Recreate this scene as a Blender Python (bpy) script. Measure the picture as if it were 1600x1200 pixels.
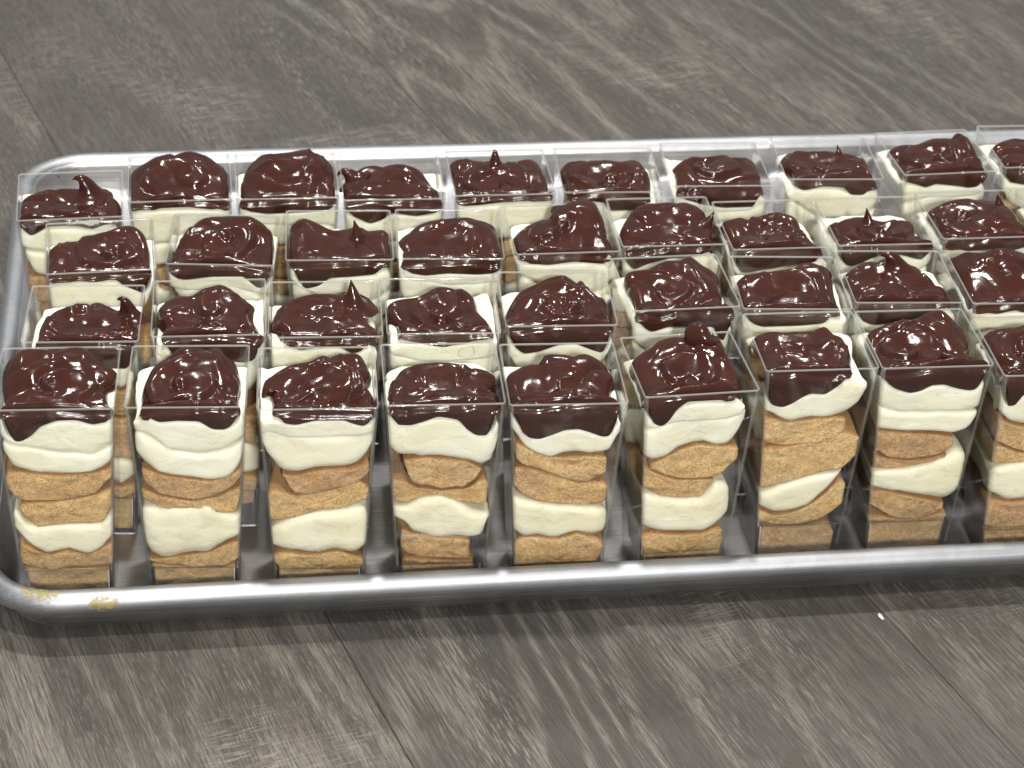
import bpy, math, random
import numpy as np
from mathutils import Vector, Matrix

# ------------------------------------------------------------------ scene, camera, light
# everything below is authored in centimetres and stored in metres
CM = 0.01
scene = bpy.context.scene
col = scene.collection
for o in list(bpy.data.objects):
    bpy.data.objects.remove(o)

PITCH, YAW, ROLL = math.radians(31.488), math.radians(7.2934), math.radians(2.4159)
F = Vector((math.sin(YAW) * math.cos(PITCH), math.cos(YAW) * math.cos(PITCH), -math.sin(PITCH)))
Rt = Vector((math.cos(YAW), -math.sin(YAW), 0))
Up = Rt.cross(F)
R2 = math.cos(ROLL) * Rt + math.sin(ROLL) * Up
U2 = -math.sin(ROLL) * Rt + math.cos(ROLL) * Up
cd = bpy.data.cameras.new("camera")
cam = bpy.data.objects.new("camera", cd)
col.objects.link(cam)
M = Matrix((R2, U2, -F)).transposed().to_4x4()
M.translation = Vector((0, 0, 59.154 * CM))
cam.matrix_world = M
cd.sensor_width = 36.0
cd.lens = 77.85
cd.clip_start = 0.02
cd.clip_end = 50
cd.dof.use_dof = True
cd.dof.focus_distance = 0.95
cd.dof.aperture_fstop = 22
scene.camera = cam

world = bpy.data.worlds.new("World")
scene.world = world
world.use_nodes = True
bg = world.node_tree.nodes["Background"]
bg.inputs[0].default_value = (0.93, 0.97, 1.0, 1)
bg.inputs[1].default_value = 0.33

def lamp(name, loc, size, power, color=(1, 0.96, 0.9), target=(0.1, 0.95, 0)):
    l = bpy.data.lights.new(name, 'AREA')
    l.shape = 'DISK'
    l.size = size
    l.energy = power
    l.color = color
    o = bpy.data.objects.new(name, l)
    col.objects.link(o)
    o.location = loc
    d = Vector(target) - Vector(loc)
    o.rotation_euler = d.to_track_quat('-Z', 'Y').to_euler()
    return o

lamp("ceiling_light", (0.10, 1.12, 2.1), 0.11, 33)
lamp("ceiling_light", (0.75, 2.3, 2.1), 0.08, 12)
lamp("ceiling_light", (-0.65, 2.3, 2.1), 0.08, 10)
lamp("ceiling_light", (0.15, -0.1, 2.0), 0.09, 20)
lamp("front_fill_light", (0.15, -1.7, 1.5), 0.20, 68)  # fill added on the camera side to brighten the cups' front faces

scene.view_settings.view_transform = 'Standard'
scene.view_settings.look = 'None'
scene.view_settings.exposure = 0.0
scene.view_settings.gamma = 1.0
scene.render.engine = 'CYCLES'
cy = scene.cycles
cy.max_bounces = 10
cy.diffuse_bounces = 3
cy.glossy_bounces = 4
cy.transmission_bounces = 4
cy.transparent_max_bounces = 48
cy.caustics_reflective = False
cy.caustics_refractive = False
cy.use_denoising = True

# ------------------------------------------------------------------ traced measurements (cm, cup-local)
H, B, W = 10.572, 3.7356, 5.0          # cup height, base width, rim width
CUPS = {
'F1': (-8.836, 80.081, -0.0127),
'F2': (-3.423, 79.991, -0.0321),
'F3': (1.933, 79.605, -0.0183),
'F4': (7.189, 79.686, -0.0115),
'F5': (12.312, 79.471, -0.0116),
'F6': (17.831, 80.002, 0.0693),
'F7': (23.525, 81.714, 0.0097),
'F8': (28.615, 81.72, 0.0104),
'F9': (33.796, 80.83, -0.0046),
'S1': (-8.026, 85.47, -0.0245),
'S2': (-2.613, 85.767, 0.0032),
'S3': (2.46, 85.424, -0.0212),
'S4': (7.621, 85.505, -0.0269),
'S5': (12.839, 85.953, -0.0174),
'S6': (18.471, 87.216, 0.0495),
'S7': (23.733, 86.983, -0.0511),
'S8': (28.94, 87.353, -0.0392),
'S9': (34.259, 87.087, -0.0179),
'T1': (-7.656, 91.697, 0.0647),
'T2': (-1.985, 92.154, -0.0819),
'T3': (3.352, 92.404, -0.0233),
'T4': (8.516, 92.31, -0.0429),
'T5': (13.893, 92.685, 0.0275),
'T6': (19.001, 93.225, 0.0195),
'T7': (24.161, 92.75, 0.0254),
'T8': (29.326, 92.935, 0.0105),
'T9': (34.502, 93.45, 0.0236),
'B1': (-9.352, 96.983, 0.0564),
'B2': (-4.195, 98.667, 0.0335),
'B3': (1.0, 98.732, 0.0145),
'B4': (6.166, 98.461, 0.0045),
'B5': (11.584, 98.77, 0.0151),
'B6': (17.03, 98.881, -0.0224),
'B7': (22.562, 99.381, -0.0166),
'B8': (28.431, 99.943, -0.033),
'B9': (34.306, 100.426, 0.0677),
'B10': (39.849, 100.986, 0.0048),
}
SHAPES = {
'F1': {'out':[(-2.12,-1.66),(-2.05,-0.77),(-2.29,0.45),(-2.4,1.31),(-2.16,2.12),(-1.62,2.3),(-0.75,2.3),(-0.32,2.26),(0.33,2.3),(0.97,2.3),(1.47,2.1),(1.82,1.52),(2.4,1.07),(2.22,0.3),(1.96,-0.0),(2.13,-0.84),(2.4,-1.6)],'hump':[(-2.16,0.42),(-1.62,0.69),(-0.75,0.65),(-0.32,0.55),(0.33,0.74),(0.97,0.69),(1.47,0.4)],'low':[(-2.1,10.03),(-1.98,9.25),(-1.5,8.9),(-0.97,9.22),(-0.59,9.65),(0.13,9.93),(0.9,9.96),(1.58,9.7),(2.17,9.83),(2.55,10.25)],'ly':[('cream','L',[(-2.08,8.78),(-0.38,8.34),(1.44,8.0),(2.36,8.54)]),('cream',[(-2.08,8.78),(-0.38,8.34),(1.44,8.0),(2.36,8.54)],[(-2.09,8.09),(-1.86,7.42),(-0.81,7.23),(0.28,7.07),(1.39,7.17),(2.07,7.52),(2.33,7.98)]),('biscuit',[(-2.1,7.4),(-0.81,7.2),(0.27,7.03),(1.38,7.14),(2.16,7.38)],[(-2.19,6.33),(-1.9,5.82),(-0.38,5.67),(0.52,5.75),(1.52,6.06),(2.13,6.88)]),('biscuit',[(-1.7,5.71),(-0.38,5.64),(1.52,6.02),(2.1,6.38)],[(-1.64,4.75),(-1.04,4.28),(-0.12,4.57),(0.97,4.43),(1.64,4.51),(1.97,5.19)]),('cream',[(-1.94,5.31),(-1.48,4.44),(-0.02,4.49),(1.59,4.51),(2.26,5.52)],[(-1.96,3.86),(-1.45,3.29),(-0.81,2.85),(0.21,3.17),(0.85,2.79),(1.68,3.12),(2.1,3.74)]),('biscuit',[(-1.93,3.58),(-0.81,2.81),(0.2,3.13),(0.85,2.76),(2.03,3.46)],[(-1.91,2.18),(-0.61,1.99),(0.62,2.17),(1.92,2.05)]),('biscuit',[(-1.9,2.07),(-0.61,1.92),(0.61,2.02),(1.91,1.94)],[(-1.87,0.75),(1.78,0.73)])]},
'F2': {'out':[(-1.9,-1.84),(-1.93,-0.98),(-1.85,0.16),(-1.46,1.56),(-1.01,2.09),(-0.43,2.3),(0.3,2.3),(0.78,2.3),(1.23,2.3),(1.54,2.05),(1.94,1.83),(2.13,0.72),(2.08,-0.28),(2.15,-1.79)],'hump':[(-1.01,0.39),(-0.43,0.62),(0.3,0.66),(0.78,0.61),(1.23,0.63),(1.54,0.35),(1.94,0.13)],'low':[(-1.8,10.41),(-1.57,10.03),(-1.11,9.75),(-0.33,9.82),(0.53,9.78),(1.07,9.39),(1.54,9.36),(2.02,9.64),(2.21,10.27)],'ly':[('cream','L',[(-2.09,9.41),(-1.6,8.92),(-0.64,8.22),(0.56,7.97),(1.66,8.19),(2.39,8.77)]),('cream',[(-2.09,9.41),(-1.6,8.92),(-0.64,8.22),(0.56,7.97),(1.66,8.19),(2.39,8.77)],[(-2.03,7.67),(-1.25,7.03),(-0.15,6.81),(0.94,6.62),(1.72,6.78),(2.19,7.48),(2.34,8.18)]),('biscuit',[(-1.97,7.34),(-1.25,6.99),(-0.15,6.77),(0.94,6.59),(2.26,7.28)],[(-1.94,6.56),(-1.1,5.84),(0.23,5.55),(0.9,5.74),(1.83,6.21),(2.14,6.78)]),('biscuit',[(-1.98,6.23),(-1.1,5.81),(0.15,5.51),(1.09,5.71),(2.1,6.27)],[(-2.02,5.58),(-1.13,5.16),(1.2,4.88),(1.89,4.8),(2.05,5.42)]),('cream',[(-2.02,5.55),(-1.34,5.16),(-0.88,5.32),(0.68,5.37),(1.22,4.95),(1.89,4.76),(2.1,5.42)],[(-2.02,2.98),(-1.83,2.52),(-1.27,2.4),(-0.47,2.63),(0.57,2.69),(1.16,3.07),(1.5,3.34),(1.96,3.47)]),('biscuit',[(-1.76,2.41),(-0.47,2.6),(0.57,2.65),(1.16,3.03),(1.96,3.4)],[(-1.9,2.34),(-0.14,1.99),(1.09,1.89),(1.87,2.2)]),('biscuit',[(-1.87,2.27),(-0.14,1.92),(1.09,1.82),(1.87,2.13)],[(-1.84,0.73),(1.8,0.84)])]},
'F3': {'out':[(-1.84,-1.84),(-1.91,-0.37),(-1.99,-0.14),(-2.31,-0.47),(-2.26,0.41),(-1.92,1.26),(-1.19,1.85),(-0.25,1.96),(0.29,2.16),(1.1,2.1),(1.84,2.09),(2.16,1.46),(2.26,0.83),(2.08,0.21),(2.4,-0.8),(2.4,-1.71)],'hump':[(-1.19,0.15),(-0.25,0.26),(0.29,0.46),(1.1,0.4),(1.84,0.39)],'low':[(-1.83,10.47),(-1.66,10.07),(-1.36,9.78),(-0.89,9.7),(-0.29,9.88),(0.38,10.11),(0.93,10.02),(1.4,9.75),(1.88,9.59),(2.23,9.7),(2.31,10.29)],'ly':[('cream','L',[(-2.37,10.07),(-1.83,9.64),(-1.28,9.4),(-0.08,9.05),(1.01,9.09),(2.22,9.59)]),('cream',[(-2.37,10.07),(-1.83,9.64),(-1.28,9.4),(-0.08,9.05),(1.01,9.09),(2.22,9.59)],[(-2.31,8.34),(-1.98,7.77),(-1.53,7.19),(-0.87,7.07),(-0.09,7.39),(0.68,7.44),(1.56,7.42),(2.12,7.81),(2.23,8.24)]),('biscuit',[(-1.48,7.05),(-0.87,6.97),(0.01,7.28),(1.62,7.35),(2.15,7.67)],[(-1.43,6.85),(-1.12,6.2),(-0.46,5.98),(0.68,6.22),(1.56,6.57),(2.1,6.97)]),('biscuit',[(-2.14,6.43),(-1.02,5.92),(0.67,6.15),(1.67,6.71),(2.13,6.32)],[(-2.05,4.36),(-1.26,4.62),(-0.12,5.04),(1.0,5.15),(2.02,5.57)]),('cream',[(-2.02,4.33),(-1.26,4.66),(-0.12,5.04),(1.0,5.12),(2.05,5.54)],[(-1.97,2.89),(-1.07,2.86),(-0.14,2.77),(0.66,2.99),(1.57,2.61),(1.95,2.78)]),('biscuit',[(-1.97,2.82),(-0.03,2.69),(0.66,2.92),(1.95,2.49)],[(-1.87,0.92),(1.9,1.06)])]},
'F4': {'out':[(-2.34,-1.88),(-2.28,-1.13),(-2.25,0.02),(-2.03,0.88),(-1.63,1.5),(-0.96,1.68),(-0.05,1.79),(0.7,1.75),(1.22,1.52),(1.74,1.22),(2.36,0.8),(2.31,0.25),(2.12,-0.05),(2.16,-0.6),(2.4,-0.84),(2.4,-1.68)],'hump':[(-0.05,0.09),(0.7,0.05)],'low':[(-2.39,10.46),(-2.26,9.82),(-1.98,9.52),(-1.46,9.49),(-0.87,9.67),(-0.32,9.9),(0.17,9.81),(0.61,9.7),(0.98,9.23),(1.39,8.92),(1.8,8.91),(2.09,9.12),(2.17,9.81)],'ly':[('cream','L',[(-2.26,8.11),(-1.91,7.73),(-1.34,7.78),(-0.91,7.64),(-0.35,7.76),(0.33,7.67),(1.01,7.52),(1.59,7.16),(2.04,7.29),(2.18,7.99)]),('biscuit',[(-1.64,7.62),(-0.35,7.72),(1.01,7.48),(1.54,7.1)],[(-1.69,7.25),(-1.32,6.4),(-0.31,6.06),(0.83,6.09),(1.44,6.59),(1.59,6.99)]),('biscuit',[(-2.16,6.69),(-1.68,6.54),(-1.21,6.12),(-0.06,5.92),(1.05,5.99),(1.72,6.58)],[(-2.09,5.25),(-1.55,5.24),(-0.98,5.63),(-0.2,5.75),(0.64,5.31),(1.88,4.99)]),('cream',[(-2.07,5.15),(-1.47,5.2),(-0.93,5.53),(-0.19,5.68),(0.49,5.49),(1.28,4.87),(1.97,4.68)],[(-1.98,4.38),(-1.53,4.23),(-1.28,3.66),(-0.58,3.32),(0.22,3.43),(1.14,3.26),(1.72,3.38),(1.91,4.26)]),('biscuit',[(-1.72,3.92),(-1.28,3.62),(0.22,3.4),(1.27,3.29)],[(-1.76,2.57),(-0.56,2.28),(1.26,2.04)]),('biscuit',[(-1.7,2.43),(-0.56,2.21),(1.26,1.97)],[(-1.63,0.87),(1.46,0.95)])]},
'F5': {'out':[(-2.34,-1.84),(-2.37,-0.85),(-2.34,0.55),(-1.81,1.16),(-0.85,1.79),(-0.44,2.05),(0.56,2.05),(1.35,2.02),(2.0,1.78),(2.23,1.19),(2.29,0.39),(2.0,-0.54),(1.89,-1.69)],'hump':[(-0.85,0.09),(-0.44,0.35),(0.56,0.35),(1.35,0.31),(2.0,0.08)],'low':[(-2.35,10.39),(-2.22,9.75),(-1.91,9.15),(-1.58,8.84),(-1.17,8.76),(-0.65,8.97),(-0.1,9.2),(0.5,9.24),(1.04,9.05),(1.59,8.81),(1.95,8.9),(2.2,9.39)],'ly':[('cream','L',[(-2.24,9.01),(-1.76,8.3),(-1.11,7.91),(-0.59,7.7),(0.29,7.98),(1.04,7.79),(1.85,7.93),(2.05,8.57)]),('biscuit',[(-2.06,8.57),(-1.03,7.88),(-0.5,7.66),(1.75,7.77)],[(-2.1,7.5),(-1.08,7.14),(0.07,6.59),(1.02,6.33),(1.82,6.68)]),('biscuit',[(-2.09,7.3),(-1.29,7.11),(-0.23,6.67),(0.8,6.3),(1.9,6.4)],[(-2.12,6.0),(-1.41,5.47),(-0.15,5.19),(0.88,5.08),(1.93,5.05)]),('cream',[(-2.14,5.8),(-1.4,5.4),(-0.15,5.12),(1.94,4.95)],[(-2.04,3.53),(-1.53,3.3),(-1.01,3.42),(-0.27,3.15),(0.66,3.65),(1.4,3.34),(1.94,3.25)]),('biscuit',[(-1.98,3.45),(-1.0,3.39),(-0.26,3.11),(0.66,3.62),(1.89,3.22)],[(-1.81,0.64),(1.99,0.68)])]},
'F6': {'out':[(-2.3,-1.77),(-2.28,-0.37),(-2.2,1.39),(-1.65,1.96),(-1.03,2.26),(-0.18,2.3),(0.55,2.3),(0.79,2.3),(1.31,2.3),(1.79,2.3),(2.14,1.95),(2.14,1.46),(2.02,0.33),(2.18,-0.65),(1.98,-1.42),(1.66,-1.81)],'hump':[(-1.65,0.26),(-1.03,0.56),(-0.18,0.65),(0.55,0.65),(0.79,0.92),(1.31,0.84),(1.79,0.76),(2.14,0.25)],'low':[(-2.44,10.34),(-2.34,9.59),(-1.92,9.11),(-1.62,8.96),(-1.31,9.26),(-1.06,9.74),(-0.6,10.15),(-0.12,10.34),(0.71,10.34),(1.45,10.49)],'pk':[((0.96,1.6,10.75),(1.21,1.65,11.29),0.45,'lump')],'ly':[('cream','L',[(-2.46,8.6),(-1.42,9.05),(-0.62,9.49),(0.66,9.15),(1.5,9.22),(1.96,9.59)]),('cream',[(-2.46,8.6),(-1.42,9.05),(-0.62,9.49),(0.66,9.15),(1.5,9.22),(1.97,9.52)],[(-2.48,7.76),(-2.2,7.16),(-1.88,6.96),(-1.25,7.15),(-0.79,7.62),(0.14,7.99),(0.91,7.62),(1.44,7.64),(1.82,8.05),(2.02,8.54)]),('biscuit',[(-1.84,6.89),(-0.77,7.48),(0.15,7.81),(1.76,7.55)],[(-1.61,6.42),(-0.84,6.01),(0.46,5.8),(1.3,6.04),(1.97,6.64)]),('biscuit',[(-2.33,6.96),(-1.72,6.43),(-0.63,5.89),(1.0,5.85)],[(-2.17,5.67),(-1.18,5.07),(-0.3,4.85),(0.55,4.91),(1.02,5.68)]),('cream',[(-2.13,5.53),(-1.17,5.03),(-0.3,4.81),(0.67,4.9),(1.1,5.67),(1.7,5.72)],[(-2.03,3.27),(-0.36,3.01),(0.74,2.98),(1.69,3.36)]),('biscuit',[(-1.99,3.19),(-0.35,2.93),(0.75,2.9),(1.58,3.26)],[(-1.66,0.62),(1.75,0.54)])]},
'F7': {'out':[(-2.35,-1.88),(-2.34,-0.06),(-2.38,1.19),(-2.14,1.52),(-1.45,1.77),(-0.36,1.74),(0.52,1.74),(1.17,1.82),(1.51,1.24),(1.83,0.97),(1.87,0.04),(1.68,-0.94),(1.48,-1.74)],'hump':[(-1.45,0.07),(-0.36,0.04),(0.52,0.04),(1.17,0.11)],'low':[(-2.49,10.22),(-2.33,9.01),(-1.9,8.71),(-1.55,8.62),(-1.14,8.81),(-0.75,9.1),(-0.4,9.29),(0.29,9.22),(0.72,9.56),(1.13,9.94),(1.33,10.39)],'ly':[('cream','L',[(-2.24,8.22),(-1.45,7.82),(-1.01,7.66),(-0.41,7.91),(0.68,7.87),(1.51,8.08),(2.0,8.47),(2.1,9.22)]),('biscuit',[(-2.33,8.06),(-1.0,7.63),(0.13,7.89),(1.22,7.92)],[(-2.17,6.6),(-1.52,6.4),(-0.74,6.37),(0.3,6.57),(1.43,6.94)]),('biscuit',[(-2.22,6.5),(-1.28,6.32),(-0.24,6.49),(1.41,7.12),(2.04,6.92)],[(-2.02,3.9),(-1.04,4.26),(0.32,4.73),(1.59,5.07),(2.22,5.58)]),('cream',[(-2.02,3.87),(-1.04,4.22),(0.33,4.7),(1.58,4.96)],[(-1.96,3.07),(-1.3,2.64),(-0.54,2.68),(0.19,2.97),(0.97,3.77),(1.6,4.78)]),('biscuit',[(-1.94,2.89),(-1.29,2.57),(-0.41,2.6),(0.53,3.1),(1.19,3.87),(1.59,4.39)],[(-1.8,2.19),(-1.01,1.93),(-0.12,1.89),(0.85,2.14),(1.91,2.89)]),('biscuit',[(-1.73,2.04),(-0.99,1.78),(-0.1,1.74),(1.43,2.0),(1.72,1.62)],[(-1.41,-0.55),(1.82,-0.56)])]},
'F8': {'out':[(-2.25,-1.79),(-2.27,-0.56),(-2.17,1.33),(-1.35,1.88),(-0.38,2.05),(0.37,2.02),(0.59,2.25),(1.42,2.3),(2.02,1.97),(2.4,1.36),(2.33,0.42),(1.98,-0.41),(2.22,-1.08),(2.4,-1.74)],'hump':[(-1.35,0.17),(-0.38,0.34),(0.37,0.32),(0.59,0.53),(1.42,0.65),(2.02,0.26)],'low':[(-2.46,10.47),(-2.25,9.84),(-1.71,9.42),(-1.04,9.17),(-0.57,9.27),(-0.14,9.54),(0.44,9.57),(1.06,9.35),(1.66,9.21),(2.13,9.34),(2.3,9.73)],'ly':[('cream','L',[(-2.43,8.37),(-1.28,7.99),(-0.19,7.98),(0.52,8.05),(2.2,7.92)]),('cream',[(-2.43,8.37),(-1.28,7.99),(-0.19,7.98),(0.52,8.05),(2.2,7.92)],[(-2.7,7.45),(-2.29,7.16),(-1.09,7.04),(0.59,6.91),(1.37,6.77),(1.89,6.99),(2.12,7.51)]),('biscuit',[(-2.54,7.14),(-1.08,6.97),(1.23,6.7)],[(-2.3,6.01),(-1.4,5.62),(-0.29,5.43),(0.79,5.66),(1.42,6.1)]),('biscuit',[(-2.36,5.8),(-1.39,5.54),(-0.16,5.35),(1.22,5.72)],[(-2.25,5.05),(-1.31,5.01),(-0.45,5.11),(1.07,5.51)]),('cream',[(-2.17,4.9),(-1.31,5.01),(-0.23,5.03),(1.01,5.51),(1.79,5.8)],[(-2.11,3.82),(-0.79,3.65),(0.36,3.31),(1.55,2.93),(2.24,3.23)]),('biscuit',[(-2.1,3.75),(-1.24,3.71),(0.15,3.28),(1.43,2.9)],[(-1.86,2.87),(-1.05,2.35),(-0.34,2.02),(0.67,2.05),(1.53,2.63)]),('biscuit',[(-1.95,2.47),(-1.02,2.2),(0.25,1.88),(1.74,2.48)],[(-1.44,-0.58),(1.86,-0.56)])]},
'F9': {'out':[(-2.19,-1.72),(-2.16,0.55),(-2.13,1.75),(-1.67,2.04),(-0.39,2.11),(1.4,2.0),(2.16,1.16),(2.3,-1.06)],'hump':[(-2.13,0.05),(-1.67,0.33),(-0.39,0.4),(1.4,0.3)],'low':[(-2.43,10.53),(-2.23,9.21),(-2.07,8.93),(-1.73,8.95),(-1.48,9.49),(-0.1,9.72),(1.84,10.35)],'ly':[('cream','L',[(-2.29,8.42),(-1.75,7.93),(-1.17,7.77),(1.86,7.79)]),('biscuit',[(-2.55,8.26),(-1.15,7.63),(1.18,7.56)],[(-2.12,6.9),(-0.9,6.23),(1.55,6.4)]),('biscuit',[(-2.16,6.83),(-0.89,6.19),(1.44,6.23)],[(-2.01,5.59),(-0.82,5.8),(1.51,5.87)]),('cream',[(-2.05,5.52),(-1.48,5.72),(-0.83,5.87),(1.8,5.86)],[(-2.03,3.84),(-0.98,3.59),(-0.43,3.64),(1.78,3.71)]),('biscuit',[(-2.01,3.73),(-0.97,3.51),(1.51,3.54)],[(-1.86,2.15),(-1.28,2.06),(-0.15,2.09),(1.71,2.02)]),('biscuit',[(-1.84,2.01),(1.68,1.88)],[(-1.36,-0.45),(1.96,-0.39)])]},
'S1': {'out':[(-1.91,-1.6),(-1.95,-0.36),(-1.71,0.65),(-1.19,1.32),(-0.33,1.57),(0.38,1.74),(0.94,1.5),(1.34,1.19),(2.03,0.92),(2.4,-0.44),(2.4,-1.52)],'hump':[(0.38,0.04)],'low':[(-1.9,10.18),(-1.45,9.71),(-0.5,9.63),(0.58,9.62),(1.23,9.17),(1.91,9.1),(2.3,9.66),(2.59,10.49)],'pk':[((1.88,0.64,10.22),(1.39,0.69,10.85),0.3,'hook')]},
'S2': {'out':[(-1.99,-1.72),(-1.98,-0.71),(-2.33,0.64),(-1.89,1.68),(-0.85,1.83),(-0.27,2.17),(0.5,2.3),(1.24,1.96),(1.99,1.21),(2.18,-0.52),(2.29,-1.74)],'hump':[(-0.85,0.12),(-0.27,0.44),(0.5,0.55),(1.24,0.24)],'low':[(-2.01,10.41),(-2.04,9.75),(-1.51,9.4),(0.0,9.28),(1.46,9.07),(1.93,9.19),(2.28,9.79),(2.35,10.45)]},
'S3': {'out':[(-1.82,-1.84),(-1.87,-1.0),(-2.39,-0.43),(-2.35,0.32),(-1.88,1.47),(-0.74,1.9),(0.7,1.88),(1.66,1.75),(1.99,0.04),(2.34,-0.72),(2.22,-1.47),(1.84,-1.74)],'hump':[(-0.74,0.19),(0.7,0.17),(1.66,0.05)],'low':[(-1.77,10.34),(-1.68,10.01),(-1.04,9.83),(-0.3,9.99),(0.62,9.97),(1.17,9.63),(1.64,9.74),(1.87,10.29)],'pk':[((1.25,1.23,10.22),(1.17,1.28,11.28),0.45,'spike')]},
'S4': {'out':[(-1.9,-1.97),(-1.95,-0.56),(-2.3,0.2),(-2.27,1.36),(-1.01,1.72),(-0.05,2.13),(0.92,2.06),(1.6,1.76),(1.8,0.34),(2.31,-0.63),(2.2,-1.57)],'hump':[(-1.01,0.02),(-0.05,0.4),(0.92,0.34),(1.6,0.06)],'low':[(-1.83,10.26),(-1.36,10.09),(-0.34,9.85),(0.6,9.9),(1.52,10.28),(2.07,10.5)]},
'S5': {'out':[(-2.38,-1.77),(-2.3,-0.25),(-1.63,1.3),(-0.72,1.93),(0.54,2.21),(1.24,1.9),(1.42,2.08),(1.95,1.02),(2.4,0.81),(2.4,-0.37),(2.35,-1.61)],'hump':[(-0.72,0.21),(0.54,0.47),(1.24,0.19),(1.42,0.35)],'low':[(-2.41,10.37),(-2.14,9.52),(-1.64,9.06),(-0.98,9.16),(-0.14,9.49),(0.61,9.59),(1.4,9.24),(2.08,9.0),(2.23,9.68)]},
'S6': {'out':[(-2.1,-1.62),(-1.92,-0.26),(-2.0,1.57),(-1.33,1.89),(-0.14,2.2),(0.67,2.22),(1.16,2.3),(1.69,2.1),(2.36,1.39),(2.18,-0.23),(1.95,-1.6)],'hump':[(-1.33,0.18),(-0.14,0.46),(0.67,0.48),(1.16,0.68),(1.69,0.37)],'low':[(-2.3,10.41),(-2.16,9.83),(-1.53,9.34),(-0.76,9.58),(0.32,9.52),(1.41,9.46),(1.9,8.56),(2.29,8.66),(2.27,9.82)]},
'S7': {'out':[(-2.23,-1.72),(-2.27,-0.63),(-2.24,0.97),(-0.79,1.3),(0.44,1.52),(0.84,2.09),(1.73,2.23),(2.32,1.64),(2.15,0.41),(2.09,-1.58)],'hump':[(0.84,0.36),(1.73,0.47)],'low':[(-2.37,10.39),(-2.21,9.83),(-1.51,9.54),(0.14,9.61),(1.29,9.73),(1.54,10.07),(1.87,10.53)]},
'S8': {'out':[(-2.21,-1.59),(-2.23,-0.19),(-2.27,1.15),(-1.47,1.87),(-0.47,2.0),(0.14,2.06),(0.69,1.25),(1.61,0.83),(2.03,0.01),(2.4,0.01),(2.17,-1.5)],'hump':[(-1.47,0.15),(-0.47,0.27),(0.14,0.32)],'low':[(-2.44,10.47),(-2.12,9.6),(-1.6,9.31),(-0.43,9.42),(0.72,9.71),(1.32,10.29),(1.88,10.52)],'pk':[((0.11,0.96,10.22),(-0.69,1.01,11.11),0.4,'hook')]},
'S9': {'out':[(-2.2,-1.68),(-2.19,-0.29),(-2.31,1.56),(-2.4,2.26),(-1.55,2.3),(-0.03,2.3),(1.01,2.3),(2.3,2.13),(2.4,0.83),(2.37,-1.31)],'hump':[(-2.44,0.51),(-1.55,0.7),(-0.03,0.82),(1.01,0.67),(2.3,0.39)],'low':[(-2.32,10.45),(-1.94,10.1),(-1.25,9.92),(-0.59,10.08),(-0.12,10.32),(1.85,10.64)]},
'T1': {'out':[(-2.4,-1.59),(-2.4,-0.37),(-2.4,0.88),(-1.83,1.56),(-0.56,1.53),(0.24,1.94),(1.24,2.2),(2.01,1.7),(2.21,0.19),(2.2,-1.58)],'hump':[(0.24,0.21),(1.24,0.44)],'low':[(-2.51,10.5),(-2.49,10.1),(-1.73,10.12),(-1.33,10.54),(-0.28,10.65),(0.56,10.43),(1.0,9.72),(2.03,9.2),(2.22,10.11)]},
'T2': {'out':[(-2.4,-1.62),(-2.4,-0.38),(-1.99,1.14),(-1.13,2.17),(-0.02,2.3),(1.08,2.3),(1.98,1.86),(2.23,0.26),(2.3,-1.52)],'hump':[(-1.13,0.41),(-0.02,0.6),(1.08,0.58),(1.98,0.14)],'low':[(-2.38,10.37),(-2.31,9.8),(-1.64,9.65),(-0.37,9.85),(1.09,9.89),(1.76,9.26),(2.1,9.44),(2.37,10.14)]},
'T3': {'out':[(-2.29,-1.52),(-2.35,-0.04),(-2.3,1.82),(-1.64,2.08),(-0.43,1.74),(0.58,1.65),(1.49,1.31),(2.4,1.19),(2.4,-0.54),(2.4,-1.59)],'hump':[(-2.3,0.11),(-1.64,0.33),(-0.43,0.04)],'low':[(-2.14,10.54),(-2.1,9.5),(-1.57,8.97),(-0.98,9.14),(-0.48,9.54),(0.5,9.59),(1.58,9.7),(2.17,10.27)],'pk':[((0.85,0.24,10.22),(0.71,0.29,11.15),0.35,'spike')]},
'T4': {'out':[(-2.24,-1.56),(-2.22,-0.61),(-2.4,0.46),(-1.66,1.74),(-0.54,2.02),(0.98,2.22),(2.11,2.03),(2.4,1.36),(2.4,-1.44)],'hump':[(-1.66,0.04),(-0.54,0.27),(0.98,0.45),(2.11,0.28)],'low':[(-2.21,10.51),(-2.05,9.76),(-1.16,9.59),(-0.17,9.71),(1.31,9.65),(2.3,9.77),(2.42,10.58)]},
'T5': {'out':[(-2.2,-1.57),(-2.27,-0.6),(-2.2,0.7),(-1.34,1.73),(-0.3,1.82),(-0.12,2.3),(0.91,2.3),(1.96,2.3),(2.18,1.53),(2.33,-0.04),(2.4,-1.14),(2.26,-1.65)],'hump':[(-1.34,0.03),(-0.3,0.11),(-0.12,0.62),(0.91,0.82),(1.96,0.73)],'low':[(-2.24,10.51),(-1.81,9.97),(-0.9,9.87),(0.3,10.01),(1.83,9.83),(2.09,10.52)]},
'T6': {'out':[(-2.25,-1.57),(-2.16,0.17),(-1.67,1.26),(-0.98,2.16),(0.59,2.25),(1.45,2.15),(2.4,1.84),(2.37,0.36),(2.02,-1.6)],'hump':[(-0.98,0.39),(0.59,0.47),(1.45,0.38),(2.42,0.12)],'low':[(-2.38,10.5),(-2.26,9.56),(-1.83,9.25),(-1.23,9.53),(-0.23,9.79),(1.0,9.87),(1.84,10.14)],'pk':[((2.13,0.52,10.22),(2.48,0.57,10.71),0.3,'spike')]},
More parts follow.
